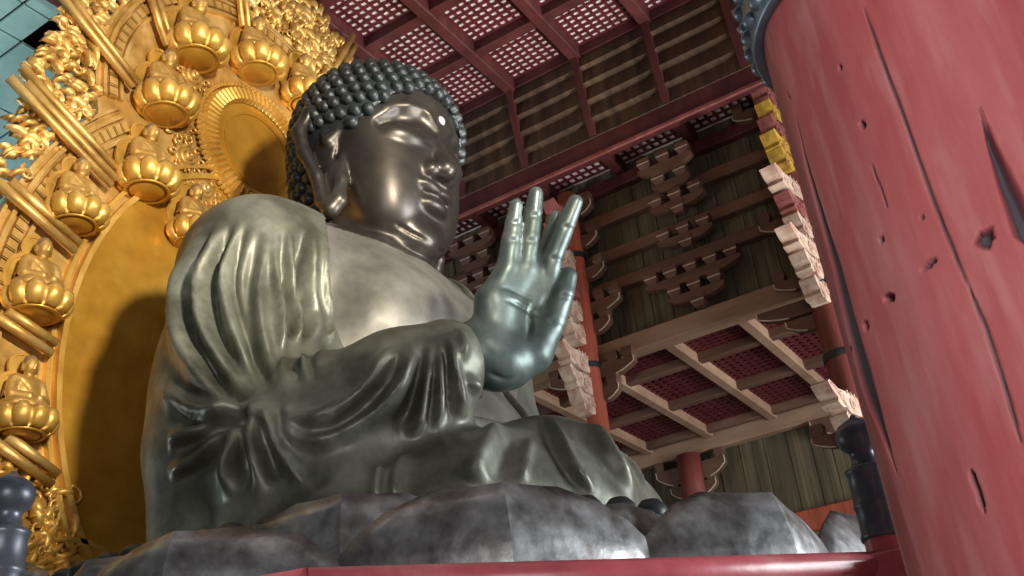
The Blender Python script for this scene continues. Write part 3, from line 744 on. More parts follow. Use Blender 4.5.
# --- bracket sets
def curl_arm(L, H, T, axis='y', sgn=-1):
    """boat-shaped bracket arm: flat top, underside sweeping up to the end"""
    n = 8; lo = [(L*(.35+.65*k/n), -H+H*.62*(k/n)**2.2) for k in range(n+1)]
    prof = [(0, 0), (0, -H)]+lo+[(L, 0)]
    return [(sgn*a, b) for a, b in prof]
def masu(mb, x, y, z, w=.34, h=.34):
    """bearing block: square above, coved below"""
    a = w/2; b = a*.68
    mb.box(x-a, x+a, y-a, y+a, z+h*.42, z+h)
    vs = [(x+sx*b, y+sy*b, z) for sx, sy in ((-1, -1), (1, -1), (1, 1), (-1, 1))]+[(x+sx*a, y+sy*a, z+h*.42) for sx, sy in ((-1, -1), (1, -1), (1, 1), (-1, 1))]
    mb.add(vs, [(3, 2, 1, 0), (0, 1, 5, 4), (1, 2, 6, 5), (2, 3, 7, 6), (3, 0, 4, 7), (4, 5, 6, 7)])
def bracket_arm(parent, x, y, z, L, sgn, H=.42, T=.34, m='brown_beam', edge=True, blocks=2):
    """arm along the wall (y) from a pillar, blocks on its top"""
    o = parent.location
    mb = MB(); prof = curl_arm(L, H, T, sgn=sgn)
    mb.prism([(y+a-o.y, z+b-o.z) for a, b in prof], x-T/2-o.x, x+T/2-o.x, 'x')
    arm = mb.build('bracket_arm', M[m], parent)
    if edge:
        n = 8; pts = [(y+sgn*L*(.55+.45*k/n)+sgn*.01*k/n-o.y, z-H+H*.62*((.55+.45*k/n-.35)/.65)**2.2-.01-o.z) for k in range(n+1)]+[(y+sgn*(L+.02)-o.y, z-o.z)]
        q = MB(); q.tube([(x-T/2+.01-o.x, a, b) for a, b in pts], .03, 6); e = q.build('white_edge', M['white_edge'], arm)
    for k in range(blocks):
        q = MB(); yy = y+sgn*(L-.2-.62*k)
        masu(q, x-o.x, yy-o.y, z+.0-o.z, .42, .40); q.build('bearing_block', M['carved_red' if m == 'red_wood' else m], parent)
    return arm
def scroll(mb, c, r0, turns, rad, a0=0, sgn=1, seg=6, plane='xz', n=14):
    pts = []
    for k in range(n+1):
        t = k/n; r = r0*(1-.82*t); a = a0+sgn*turns*2*PI*t
        if plane == 'xz': pts.append((c[0]+r*math.cos(a), c[1], c[2]+r*math.sin(a)))
        else: pts.append((c[0], c[1]+r*math.cos(a), c[2]+r*math.sin(a)))
    mb.tube(pts, [rad*(1-.4*k/n) for k in range(n+1)], seg)
def nose_mesh(L, H, T, name):
    """carved beam end: trunk-like tongue lifting at its tip, with scroll relief, pointing to -x"""
    prof = [(.0, .0), (0, H), (-.35*L, H*1.02), (-.72*L, H*.95), (-.98*L, H*1.22), (-1.06*L, H*1.05), (-.93*L, H*.62), (-.80*L, H*.42),
            (-.84*L, H*.18), (-.70*L, -.02*H), (-.55*L, .10*H), (-.42*L, -.12*H), (-.22*L, -.08*H)]
    mb = MB(); mb.prism(prof, -T/2, T/2, 'y')
    for s in (-1, 1):
        scroll(mb, (-.30*L, s*T*.52, H*.42), H*.34, 1.3, H*.085, 0, 1)
        scroll(mb, (-.66*L, s*T*.52, H*.55), H*.26, 1.2, H*.07, 2.0, -1)
        mb.tube([(-.45*L, s*T*.52, H*.1), (-.6*L, s*T*.55, H*.22), (-.75*L, s*T*.52, H*.75), (-.95*L, s*T*.5, H*1.08)], [H*.05, H*.07, H*.07, H*.04], 6)
    for k in range(3):
        x = -(.15+.13*k)*L; mb.box(x-.03, x+.03, -T*.56, T*.56, H*.9, H*1.1)
    return mb
def nose(parent, x, y, z, L, H, T, m, dy=0, name='carved_nose'):
    mb = nose_mesh(L, H, T, name); o = mb.build(name, M[m], parent)
    o.location = (x-parent.location.x, y-parent.location.y, z-parent.location.z)
    o.rotation_euler = (0, 0, dy); return o

# beside the slim pillar
b = tag(empty('bracket_set', (PX, 1.5, 15.0)), 'stack of carved pale beam ends and bracket arms on the slim orange red pillar', 'bracket')
for z, L, bl in ((22.9, 1.0, 1), (21.45, 1.05, 1), (20.0, 1.15, 1), (18.5, 1.6, 2), (17.75, 1.05, 1), (15.9, 1.75, 2), (15.05, 1.0, 1)):
    for sg in (-1, 1):
        bracket_arm(b, PX+.15, 1.5, z, L, sg, .50, .36, 'brown_beam', True, bl)
for z, L, m in ((21.9, 1.1, 'carved_red'), (20.9, 1.2, 'carved_red'), (19.9, .9, 'carved_pale'), (18.7, 1.0, 'carved_red'), (17.7, 1.0, 'carved_pale'), (16.75, 1.0, 'carved_pale'), (15.6, 1.75, 'carved_pale'), (14.75, 1.45, 'carved_pale'), (14.0, 1.0, 'carved_pale')):
    nose(b, PX-.33, 1.6, z, L, .66, .5, m)
# on the pillar beside the huge one: three painted tiers one above another
TIERS = [('topmost carved bracket set with yellow blocks, by the upper corner of the huge pillar',
          [(23.9, .7, 'carved_gold'), (23.1, .85, 'carved_red'), (22.35, .75, 'carved_gold'), (21.6, .9, 'carved_red'), (20.9, 1.0, 'carved_gold'), (20.3, .75, 'carved_gold')]),
         ('upper pale carved bracket nose with upswept tip, left of the huge pillar', [(19.1, 1.75, 'carved_pale'), (18.35, 1.15, 'carved_red'), (17.6, .85, 'carved_pale')]),
         ('middle pale carved bracket nose with scrolls, left of the huge pillar', [(16.8, 1.75, 'carved_pale'), (16.05, 1.15, 'carved_pale'), (15.2, .85, 'carved_pale')]),
         ('lowest pale pink and yellow carved nose beside the black finial ball', [(11.3, 2.0, 'carved_pale'), (10.5, 1.2, 'carved_pale')])]
for lab, ns in TIERS:
    b = tag(empty('bracket_set', (PX, -7.35, ns[-1][0])), lab, 'bracket', 'carved bracket tiers beside the huge pillar')
    for k, (z, L, m) in enumerate(ns):
        nose(b, PX-.45, -7.3, z, L, .60, .55, m, -.12)
    for z in (ns[0][0]-.1,):
        bracket_arm(b, PX+.15, -7.3, z, 1.5, 1, .45, .36, 'brown_beam', True, 1)
        if ns[0][0] > 12: bracket_arm(b, PX+.15, -7.3, z, 1.5, -1, .45, .36, 'brown_beam', True, 1)
b = tag(empty('bracket_set', (PX, -7.35, 14.2)), 'dark scalloped bracket arms at the aisle ceiling, left of the shadowed red pillar', 'bracket')
for z, L in ((15.8, 2.3), (15.2, 1.4)):
    bracket_arm(b, PX+.1, -7.3, z, L, 1, .5, .36, 'brown_beam', True, 0)
b = tag(empty('bracket_set', (25.3, -6.6, 14.0)), 'dark scalloped bracket at the right end of the lowest pale beam', 'bracket')
bracket_arm(b, 25.4, -6.4, 15.7, 3.6, 1, 1.0, .4, 'brown_beam', True, 0)
b = tag(empty('bracket_set', (25.6, 3.1, 14.0)), 'dark bracket arms on the short red post of the far wall', 'bracket')
for sg in (-1, 1):
    bracket_arm(b, 25.45, 3.1, 15.3, 1.7, sg, .8, .4, 'brown_beam', True, 1)
    bracket_arm(b, 25.45, 3.1, 14.4, 1.1, sg, .6, .4, 'brown_beam', True, 1)

# bracket clusters between the pillars: a wedge of blocks widening upward
def cluster(label, y, rows, m):
    b = tag(empty('bracket_cluster', (XW-.4, y, rows[0][0])), label, 'bracket', 'bracket clusters on the boarded wall')
    o = b.location
    for k, (z, n, step, dx) in enumerate(rows):
        x = XW-.45-dx
        if n > 1:
            L = step*(n-1)/2+.3
            for sg in (-1, 1):
                mb = MB(); prof = curl_arm(L, .36, .3, sgn=sg)
                mb.prism([(y+a-o.y, z+bb-o.z) for a, bb in prof], x-.16-o.x, x+.16-o.x, 'x'); mb.build('bracket_arm', M['brown_beam'], b)
        for i in range(n):
            yy = y+step*(i-(n-1)/2)
            q = MB(); masu(q, x-o.x, yy-o.y, z-o.z, .50, .42); blk = q.build('bearing_block', M[m], b)
            q = MB(); q.box(x-.26-o.x, x-.235-o.x, yy-.25-o.y, yy+.25-o.y, z+.18-o.z, z+.23-o.z); q.build('pale_edge', M['white_edge'], blk)
    return b
for y0, lw, up in ((-3.05, 'wedge of dark red bracket blocks low on the boarded wall, right of the slim pillar', 'tall dim bracket cluster high on the boarded wall, under the narrow lattice'),
                   (5.9, 'bracket cluster on the boarded wall between chin and raised hand', 'high bracket cluster on the boarded wall, behind the raised fingers')):
    cluster(lw, y0, [(16.9, 1, .8, 0), (17.55, 3, .78, .05), (18.3, 5, .78, .10)], 'block_wood')
    cluster(up, y0, [(19.35, 1, .8, 0), (19.9, 3, .8, .05), (20.75, 1, .8, .15), (21.3, 3, .8, .2), (22.1, 2, .9, .4), (22.75, 3, .8, .7)], 'block_wood')
# ------------------------------------------------------------------ gilded halo
M['gold'] = material('gold', [(.28, (.40, .20, .030)), (.5, (.66, .38, .075)), (.75, (.88, .57, .17))], scale=.7, rough=.42, metal=.5, bump=.12, bscale=3, rvar=.1, detail=8)
M['gold_pale'] = material('gold_pale', [(.28, (.34, .17, .035)), (.5, (.60, .36, .10)), (.75, (.86, .60, .25))], scale=1.1, rough=.44, metal=.6, bump=.25, bscale=5, detail=8)
M['gold_dark'] = material('gold_dark', [(.25, (.26, .11, .010)), (.5, (.50, .25, .028)), (.75, (.68, .40, .07))], scale=.45, rough=.38, metal=.45, bump=.08, bscale=1.5, rvar=.1, detail=9)
M['gold_robe'] = material('gold_robe', [(.3, (.22, .13, .075)), (.7, (.42, .28, .17))], scale=1.5, rough=.5, metal=.5)

HY = 5.0
halo = tag(empty('halo', (0, HY, 4.6)), 'huge gilded leaf-shaped halo standing behind the statue', 'halo')
HO = halo.location
OUT = [(4.6, 5.6), (6, 6.4), (8, 7.3), (10, 7.9), (12, 8.0), (14.6, 7.6), (15.5, 7.5), (16.6, 7.3), (18, 7.2), (20, 6.75), (22, 6.05), (24, 5.4), (25.5, 4.9), (26.8, 4.0), (27.6, 2.6)]
def half(z): return float(np.interp(z, [a for a, _ in OUT], [b for _, b in OUT]))
def ring_solid(mb, cx, cz, r0, r1, y0, y1, a0=0, a1=2*PI, n=64, sx=1.0, sz=1.0):
    """flat band in the halo plane with thickness"""
    full = abs(a1-a0-2*PI) < 1e-6; vs = []; m = n if full else n+1
    for k in range(m):
        a = a0+(a1-a0)*k/n
        for r, y in ((r0, y0), (r1, y0), (r1, y1), (r0, y1)):
            vs.append((cx+r*sx*math.cos(a), y, cz+r*sz*math.sin(a)))
    fs = []
    for k in range(n):
        p, q = 4*k, 4*((k+1) % m)
        fs += [(p+i, p+(i+1) % 4, q+(i+1) % 4, q+i) for i in range(4)]
    if not full: fs += [(0, 1, 2, 3), (4*n+3, 4*n+2, 4*n+1, 4*n)]
    return mb.add(vs, fs)
Z0 = -HO.z
# backing board: two overlapping discs, body and head
mb = MB(); prof = []
BC, BRX, BRZ, HC, HR = 11.6, 7.55, 9.1, 19.9, 5.4      # centres and radii of the two solid fields
n = 60
for k in range(n+1):
    z = 5.0+(25.28-5.0)*k/n
    wb = BRX*math.sqrt(max(0, 1-((z-BC)/BRZ)**2)) if abs(z-BC) < BRZ else 0
    wh = math.sqrt(max(0, HR**2-(z-HC)**2)) if abs(z-HC) < HR else 0
    prof.append((max(wb, wh, .05), z+Z0))
mb.prism([(-a, b) for a, b in prof]+[(a, b) for a, b in prof[::-1]], 0.05, .55, 'y')
mb.build('backing_board', M['gold_pale'], halo)
# smooth inner body field and its raised double border
mb = MB(); n = 72
el = [(5.45*math.cos(2*PI*k/n), 11.6+6.9*math.sin(2*PI*k/n)+Z0) for k in range(n)]
mb.prism(el, -.05, .08, 'y'); mb.build('inner_field', M['gold_dark'], halo)
mb = MB()
ring_solid(mb, 0, 11.6+Z0, 5.42, 5.55, -.16, .1, sz=6.95/5.5); ring_solid(mb, 0, 11.6+Z0, 5.68, 5.78, -.12, .1, sz=6.95/5.5)
mb.build('inner_border', M['gold'], halo)
# beaded bands along the outer rims
def bead_band(name, cx, cz, r0, r1, sx, sz, a0, a1, nb):
    mb = MB()
    ring_solid(mb, cx, cz+Z0, r0, r0+.10, -.10, .12, a0, a1, 50, sx, sz)
    ring_solid(mb, cx, cz+Z0, r1-.10, r1, -.10, .12, a0, a1, 50, sx, sz)
    ring_solid(mb, cx, cz+Z0, r1+.12, r1+.2, -.05, .12, a0, a1, 50, sx, sz)
    for k in range(nb):
        a = a0+(a1-a0)*(k+.5)/nb; da = (a1-a0)/nb*.34
        ring_solid(mb, cx, cz+Z0, r0+.18, r1-.18, -.11, .08, a-da, a+da, 3, sx, sz)
        ring_solid(mb, cx, cz+Z0, r0+.18, r1-.18, -.11, .08, a+da*1.25, a+da*1.45, 2, sx, sz)
    return mb.build(name, M['gold_pale'], halo)
bead_band('body_band', 0, BC, 6.85, 7.45, 1.0, BRZ/BRX, math.radians(128), math.radians(245), 60)
bead_band('head_band', 0, HC, 4.7, 5.3, 1, 1, math.radians(20), math.radians(190), 46)
# ribbed sunburst disc behind the head
mb = MB(); NR = 66; vs = []; rr = [1.62, 1.68, 2.1, 2.16]
for k in range(NR*4):
    a = 2*PI*k/(NR*4); bul = (0.0, .09, .12, .09)[k % 4]
    for r, y in ((1.62, -.18), (1.70, -.24-bul), (2.08, -.20-bul), (2.16, -.1)):
        vs.append((r*math.cos(a), y, 19.9+r*math.sin(a)+Z0))
m_ = NR*4
fs = [(4*k+i, 4*((k+1) % m_)+i, 4*((k+1) % m_)+i+1, 4*k+i+1) for k in range(m_) for i in range(3)]
mb.add(vs, fs); mb.build('ribbed_ring', M['gold'], halo)
mb = MB(); mb.prism([(1.64*math.cos(2*PI*k/48), 19.9+1.64*math.sin(2*PI*k/48)+Z0) for k in range(48)], -.15, .1, 'y')
ring_solid(mb, 0, 19.9+Z0, 1.25, 1.33, -.19, -.1)
mb.build('mirror_disc', M['gold_dark'], halo)
mb = MB()
for k in range(90):
    a = 2*PI*k/90; r = 2.25
    mb.lathe([(0, -.08), (.055, -.05), (.075, 0), (.055, .05), (0, .08)], (r*math.cos(a), -.14, 19.9+r*math.sin(a)+Z0), 6)
mb.build('beading', M['gold'], halo)
# rosettes and scrolls around the head disc
for a in range(150, 391, 20):
    t = math.radians(a); r = 2.85
    if 250 < a < 300: continue
    mb = MB(); cx, cz = r*math.cos(t), 19.9+r*math.sin(t)+Z0
    for q, h in ((.40, .06), (.27, .12), (.14, .2)):
        ring_solid(mb, cx, cz, max(q-.11, .0), q, -h, .1, n=18)
    for k in range(8):
        b_ = 2*PI*k/8; scroll(mb, (cx+.46*math.cos(b_), -.06, cz+.46*math.sin(b_)), .15, 1.0, .045, b_, 1, 5, n=8)
    mb.build('rosette', M['gold_pale'], halo, True)
# outer openwork: flame scrolls and leaves in a band between the rims and the outline
mb = MB(); rnd = random.Random(3)
def solid(x, z):
    return (x/BRX)**2+((z-BC)/BRZ)**2 < 1.0 or x*x+(z-HC)**2 < HR*HR
def leaf(mb, x, z, a, L, w, y):
    """curled leaf with a raised spine"""
    vs = []; n = 6
    for k in range(n+1):
        t = k/n; b_ = a+1.1*t*t; cx = x+L*t*math.cos(a+.55*t); cz = z+L*t*math.sin(a+.55*t)
        ww = w*math.sin(PI*min(1, .12+.88*t))**.8*(1-.25*(k % 2))+.01; px, pz = -math.sin(b_), math.cos(b_)
        vs += [(cx+px*ww, y, cz+pz*ww), (cx, y-.10-.12*t*(1-t)*4, cz), (cx-px*ww, y, cz-pz*ww), (cx, y+.10, cz)]
    fs = [(4*k+i, 4*k+(i+1) % 4, 4*k+4+(i+1) % 4, 4*k+4+i) for k in range(n) for i in range(4)]
    mb.add(vs, fs)
cnt = 0; tries = 0
while cnt < 1300 and tries < 30000:
    tries += 1
    z = rnd.uniform(5.2, 27.6); x = rnd.uniform(-1, 1)*half(z)
    if x > 0 and z < 19: continue
    if solid(x, z) and not (20 < z and rnd.random() < .0): continue
    edge = half(z)-abs(x)
    if edge < .12: continue
    cnt += 1; y = rnd.uniform(-.12, .22)
    out = math.atan2(z-14, x)+rnd.uniform(-.9, .9)
    if rnd.random() < .3:
        scroll(mb, (x, y, z+Z0), rnd.uniform(.14, .24), 1.1, rnd.uniform(.04, .06), rnd.uniform(0, 6.28), rnd.choice((-1, 1)), 5, n=10)
    L = min(rnd.uniform(.28, .62), edge+.25)
    leaf(mb, x, z+Z0, out, L, rnd.uniform(.07, .13), y)
mb.build('openwork_foliage', M['gold_pale'], halo, True)
# small scroll relief on the lower lotus-arabesque field
mb = MB()
for k in range(70):
    z = rnd.uniform(5.6, 9.0); x = -rnd.uniform(4.6, half(z)-.1)
    scroll(mb, (x, -.08, z+Z0), rnd.uniform(.15, .3), 1.2, .05, rnd.uniform(0, 6.28), rnd.choice((-1, 1)), 5, n=10)
    leaf(mb, x, z+Z0, rnd.uniform(0, 6.28), .5, .12, -.05)
ring_solid(mb, -4.6, 5.6+Z0, 1.5, 1.62, -.16, .1, 0, PI*.9, 24); ring_solid(mb, -4.6, 5.6+Z0, 1.9, 2.0, -.16, .1, 0, PI*.9, 24)
mb.build('lower_relief', M['gold'], halo, True)
# rays in bundles
RAYS = [((-4.35, 23.3), (-3.5, 21.6), 2), ((-6.95, 21.2), (-4.45, 19.6), 2), ((-7.5, 17.9), (-4.7, 16.45), 3), ((-7.5, 15.0), (-5.5, 14.15), 2),
        ((-7.1, 11.9), (-5.75, 11.5), 2), ((-6.7, 9.25), (-5.35, 8.65), 2), ((4.35, 27.3), (3.1, 24.5), 2), ((-1.2, 26.9), (-.8, 24.2), 2)]
for (x0, z0), (x1, z1), nb in RAYS:
    d = Vector((x1-x0, 0, z1-z0)).normalized(); p = Vector((-d.z, 0, d.x))
    for k in range(nb):
        o = p*(.27*(k-(nb-1)/2)); q = MB()
        e = .3*((k % 2)-.5)
        q.tube([Vector((x0, -.28, z0+Z0))+o+d*e, Vector((x1, -.28, z1+Z0))+o], [.125, .095], 8)
        q.build('ray', M['gold_pale'], halo, True)

# ------------------------------------------------------------------ small seated figures on the halo
def figure_mesh():
    G = Grid((-1.0, -.9, -.05), (1.0, .8, 2.3), .045)
    f = G.ell((0, 0, .25), (.86, .62, .30))
    A = Grid.__new__(Grid); A.X, A.Y, A.Z, A.lo, A.h = np.abs(G.X), G.Y, G.Z, G.lo, G.h
    f = smin(f, G.ell((0, .12, .75), (.46, .34, .62)), .12)
    f = smin(f, G.cap((-.36, .12, 1.18), (.36, .12, 1.18), .20), .12)
    f = smin(f, A.cap((.48, .10, 1.12), (.58, -.02, .62), .17, .16), .08)
    f = smin(f, A.cap((.58, -.05, .60), (.16, -.42, .52), .15, .12), .06)
    f = smin(f, G.cap((0, .10, 1.25), (0, .06, 1.5), .14), .06)
    f = smin(f, G.ell((0, .03, 1.70), (.235, .26, .31)), .05)
    f = smin(f, A.ell((.24, .07, 1.64), (.05, .07, .17)), .03)
    f = smin(f, G.ell((0, -.22, 1.66), (.05, .07, .09)), .04)
    f = smax(f, -A.ell((.10, -.27, 1.73), (.06, .05, .03)), .02)
    f = smin(f, G.ell((0, -.20, 1.54), (.09, .05, .03)), .03)
    V, Q = surface_nets(f, G.lo, G.h)
    N = grid_normals(f, V, G.lo, G.h)
    ST = []
    for k in range(6):
        t = k/5; ST.append(([(-.55+.2*t, -.05, 1.2), (-.3+.35*t, -.30, .95-.05*k), (.2+.25*t, -.30, .7-.04*k)], .03, -.03))
    V = strokes(V, N, ST)
    me = np_mesh('figure', V, Q); me.materials.append(M['gold_pale']); me.polygons.foreach_set('use_smooth', [True]*len(Q)); return me
def lotus_seat(parent):
    mb = MB(); nl = 10
    def lob(t, i):
        u = abs(math.sin(t*nl/2))**.5; return .80+.20*u if 2 < i < 9 else 1
    mb.lathe([(0, -.60), (.66, -.60), (.72, -.55), (.77, -.57), (.94, -.44), (1.05, -.24), (1.05, -.04), (.95, .10), (.80, .12), (.6, .05), (0, .06)], seg=100, lobes=lob)
    a = mb.build('lotus_seat', M['gold'], parent, True)
    # upper ring of rounded petals
    mb = MB()
    for k in range(nl):
        t = 2*PI*(k+.5)/nl
        c = Vector((.84*math.cos(t), .84*math.sin(t), .0)); vs = []; ns, nr = 8, 5
        for i in range(nr+1):
            ph = PI*i/nr
            for j in range(ns):
                th = 2*PI*j/ns
                r = .24*math.sin(ph); vs.append(c+Vector((0, 0, .20*math.cos(ph)))+Vector((math.cos(t), math.sin(t), 0))*r*math.cos(th)*.85+Vector((-math.sin(t), math.cos(t), 0))*r*math.sin(th)*1.1)
        mb.add(vs, [(i*ns+j, i*ns+(j+1) % ns, (i+1)*ns+(j+1) % ns, (i+1)*ns+j) for i in range(nr) for j in range(ns)])
    b = mb.build('upper_petals', M['gold_pale'], a, True)
    mb = MB(); mb.lathe([(0, -.625), (.50, -.625), (.52, -.60), (.60, -.60), (.62, -.625), (.70, -.62), (.70, -.58)], seg=40)
    mb.build('underside_rim', M['gold_dark'], a, True)
    return a
fig = tag(empty('gilded_statuette', (0, 0, 0)), 'x', 'statuette', 'gilded seated statuettes on the halo')
FM = figure_mesh(); o = bpy.data.objects.new('figure', FM); COL.objects.link(o); o.parent = fig
mb = MB(); mb.lathe([(0, .33), (.12, .31), (.2, .22), (.245, .08), (.25, -.05), (.2, -.12)], (0, .06, 1.74), 20)
hb = mb.build('hair', M['gold_robe'], fig, True); hb['label'] = 'dull brown gilt hair'
mb = MB()
ring_solid(mb, 0, 1.78, .42, .52, .42, .52, n=32); mb.prism([(.45*math.cos(2*PI*k/32), 1.78+.45*math.sin(2*PI*k/32)) for k in range(32)], .46, .54, 'y')
mb.build('head_nimbus', M['gold'], fig)
mb = MB()
ring_solid(mb, 0, .72, .82, .94, .44, .54, n=40); mb.prism([(.85*math.cos(2*PI*k/40), .72+.85*math.sin(2*PI*k/40)) for k in range(40)], .48, .56, 'y')
mb.build('body_nimbus', M['gold'], fig)
lotus_seat(fig)
# robe: a cloth shell over the shoulders, duller than the skin
mb = MB(); vs = []
for i, (z, rx, ry) in enumerate(((1.30, .40, .26), (1.22, .56, .33), (1.0, .66, .36), (.75, .70, .36), (.55, .74, .40))):
    for k in range(13):
        t = math.radians(-20+k*220/12)
        vs.append((rx*math.cos(t), .12+ry*math.sin(t), z))
mb.add(vs, [(i*13+k, i*13+k+1, (i+1)*13+k+1, (i+1)*13+k) for i in range(4) for k in range(12)])
rb = mb.build('robe', M['gold_robe'], fig, True); rb['label'] = 'dull brown gilt shawl'
sm = rb.modifiers.new('thick', 'SOLIDIFY'); sm.thickness = .05
SPOTS = [#(x, z, label)
    (-6.29, 9.75, .66, 'lowest gilded statuette, at the left edge just above the black finial'),
    (-6.39, 12.45, .72, 'second lowest gilded statuette, between the lower straight gold rays'),
    (-5.74, 15.0, .71, 'gilded statuette under the three long rays, third from the bottom at left'),
    (-3.96, 16.85, .80, 'gilded statuette fourth from the bottom, above the smooth gold field'),
    (-2.37, 15.95, .72, 'gilded statuette half hidden behind the great shoulder of the statue'),
    (-3.62, 19.5, .84, 'gilded statuette with broad lotus, directly left of the ribbed sunburst disc'),
    (-2.78, 22.0, .90, 'upper gilded statuette with large round lotus underside, above left of the sunburst disc'),
    (-.44, 23.0, .86, 'darker upper gilded statuette directly above the ribbed sunburst disc'),
    (1.65, 23.0, .82, 'gilded statuette just above the curled hair of the statue'),

]
for k, (x, z, sc, lab) in enumerate(SPOTS):
    o = fig if k == 0 else copy_tree(fig)
    o.location = (x, HY-.62*sc, z); o.scale = (sc, sc, sc); o['label'] = lab
# ------------------------------------------------------------------ stone platform and bronze lotus
CH = [(-13.3, -5.9), (-8.0, -12.3)]
def oct_prof(d=0):
    return [(-13.2-d, -5.9), (-12.3-d, -8.7-d*.6), (-8.4-d*.5, -12.15-d), (8.4+d*.5, -12.15-d), (12.3+d, -8.7), (13.2+d, -6.0), (13.2+d, 9), (-13.2-d, 9)]
mb = MB(); mb.prism(oct_prof(0), .01, 1.95, 'z'); mb.prism(oct_prof(.12), 1.95, 2.16, 'z')
tag(mb.build('stone_platform', M['plinth_stone']), 'grey stone platform under the lotus and the red railing', 'platform')
lot = tag(empty('lotus_pedestal', (.1, -.5, 2.17)), 'broad bronze lotus pedestal with wide overlapping petals under the seated statue', 'pedestal')
mb = MB(); mb.lathe([(0, 0), (7.8, 0), (7.6, .6), (7.0, 1.4), (6.9, 2.2), (6.7, 2.68), (0, 2.74)], seg=72)
mb.build('seed_pod', M['bronze_petal'], lot, True)
def petal(rb, rt, zb, zt, wid, lean, tipz, up=0.0):
    """one broad petal: bellied, hollow towards its tip, tip pointed and slightly folded over"""
    nu, nv = 16, 14; vs = []
    for j in range(nv+1):
        v = j/nv*.972
        w = wid*(.80+.20*math.sin(min(1, v/.55)*PI/2)) if v < .55 else wid*math.cos((v-.55)/.45*PI/2)**.42
        w = max(w, .02)
        r = rb+(rt-rb)*math.sin(v*PI/2*1.0)**.85+lean*math.sin(v*PI)
        z = zb+(zt-zb)*v**1.05
        for i in range(nu+1):
            u = i/nu*2-1; u = math.copysign(abs(u)**1.25, u)
            a = u*w
            rr = r-.90*abs(u)**1.0*(1.0-.5*v)-.10*u*u*v          # keeled along the middle
            vs.append((rr*math.cos(a), rr*math.sin(a), z+.10*u*u*v))
    fs = [(j*(nu+1)+i, j*(nu+1)+i+1, (j+1)*(nu+1)+i+1, (j+1)*(nu+1)+i) for j in range(nv) for i in range(nu)]
    mb = MB(); mb.add(vs, fs); return mb
STEP = 2*PI/14
def row(name, rb, rt, zb, zt, wid, lean, angles):
    me = petal(rb, rt, zb, zt, wid, lean, 0).mesh(name); me.materials.append(M['bronze_petal'])
    me.polygons.foreach_set('use_smooth', [True]*len(me.polygons))
    nu = 16; ed = me.edges; att = me.attributes.get('sharp_edge') or me.attributes.new('sharp_edge', 'BOOLEAN', 'EDGE')
    for e in ed:
        if all(abs(me.vertices[i].co.y) < 1e-4 for i in e.vertices): att.data[e.index].value = True     # crease down the middle
    for a, sc in angles:
        o = bpy.data.objects.new(name, me); COL.objects.link(o); o.parent = lot
        o.rotation_euler = (0, 0, math.radians(a)); o.scale = (1, 1, sc)
        md = o.modifiers.new('thick', 'SOLIDIFY'); md.thickness = .12; md.offset = -1
OUTA = [198, 224, 250, 274, 303, 329, 355, 20, 45, 70, 95, 121, 147, 172]
row('petal', 7.8, 9.35, .0, 3.35, STEP*.58, .5, [(a, {198: .94, 274: 1.05}.get(a, 1)) for a in OUTA])
row('inner_petal', 7.4, 8.6, .3, 3.38, STEP*.56, .4, [(a+12.6, 1.06 if a == 198 else .97) for a in OUTA])
# stamen knobs ringed inside the petals
km = MB(); km.lathe([(0, .26), (.12, .23), (.2, .12), (.22, 0), (.18, -.14), (.09, -.22), (.07, -.7)], seg=14); kme = km.mesh('stamen'); kme.materials.append(M['bronze_hair'])
kme.polygons.foreach_set('use_smooth', [True]*len(kme.polygons))
for k in range(84):
    a = 2*PI*k/84; o = bpy.data.objects.new('stamen', kme); COL.objects.link(o); o.parent = lot
    o.location = (7.75*math.cos(a), 7.75*math.sin(a), 3.30); o.scale = (1.2, 1.2, 1.0)

# ------------------------------------------------------------------ red railing with black onion finials
M['rail_red'] = material('rail_red', [(.3, (.40, .065, .085)), (.55, (.52, .11, .13)), (.70, (.58, .19, .20)), (.76, (.72, .50, .48))], scale=2.2, rough=.38, bump=.08, detail=9)
M['finial_black'] = material('finial_black', [(.3, (.045, .052, .066)), (.7, (.12, .135, .16))], scale=2.5, rough=.36, metal=.4, rvar=.08)
rail = tag(empty('balustrade', (-10.6, -9.1, 2.16)), 'glossy red railing along the front corner of the platform, black finial posts', 'railing')
RO = rail.location
def newel(x, y):
    x -= RO.x; y -= RO.y; z = 0
    mb = MB(); mb.box(x-.25, x+.25, y-.25, y+.25, 0, 1.10, .02); mb.lathe([(0, 1.0), (.175, 1.0), (.175, 1.235), (0, 1.24)], (x, y, 0), 24); p = mb.build('post', M['rail_red'], rail)
    mb = MB()
    prof = [(0, 1.235), (.19, 1.235), (.197, 1.27), (.182, 1.30), (.18, 1.50), (.19, 1.515), (.19, 1.545), (.18, 1.56), (.178, 1.80), (.19, 1.815), (.187, 1.855), (.12, 1.88), (.105, 1.98),
            (.12, 2.01), (.165, 2.05), (.19, 2.12), (.188, 2.19), (.155, 2.25), (.085, 2.295), (.035, 2.32), (.018, 2.35), (0, 2.355)]
    mb.lathe(prof, (x, y, 0), 32); f_ = mb.build('finial', M['finial_black'], p, True); f_['label'] = 'black metal onion finial'
A_, B_, M_ = Vector((-12.66, -6.1)), Vector((-8.28, -11.83)), Vector((-11.95, -8.72))
B2 = Vector((3.0, -11.72)); A2 = Vector((-12.83, 2.5))
for q in (A_, B_): newel(q.x, q.y)
def run(a, b):
    for nm, z, r in (('top_rail', 1.01, .125), ('middle_rail', .62, .085), ('bottom_rail', .16, .10)):
        mb = MB(); mb.tube([(a.x-RO.x, a.y-RO.y, z), (b.x-RO.x, b.y-RO.y, z)], r, 14); mb.build(nm, M['rail_red'], rail, True)
run(A_, M_); run(M_, B_); run(B_, B2); run(A_, A2)

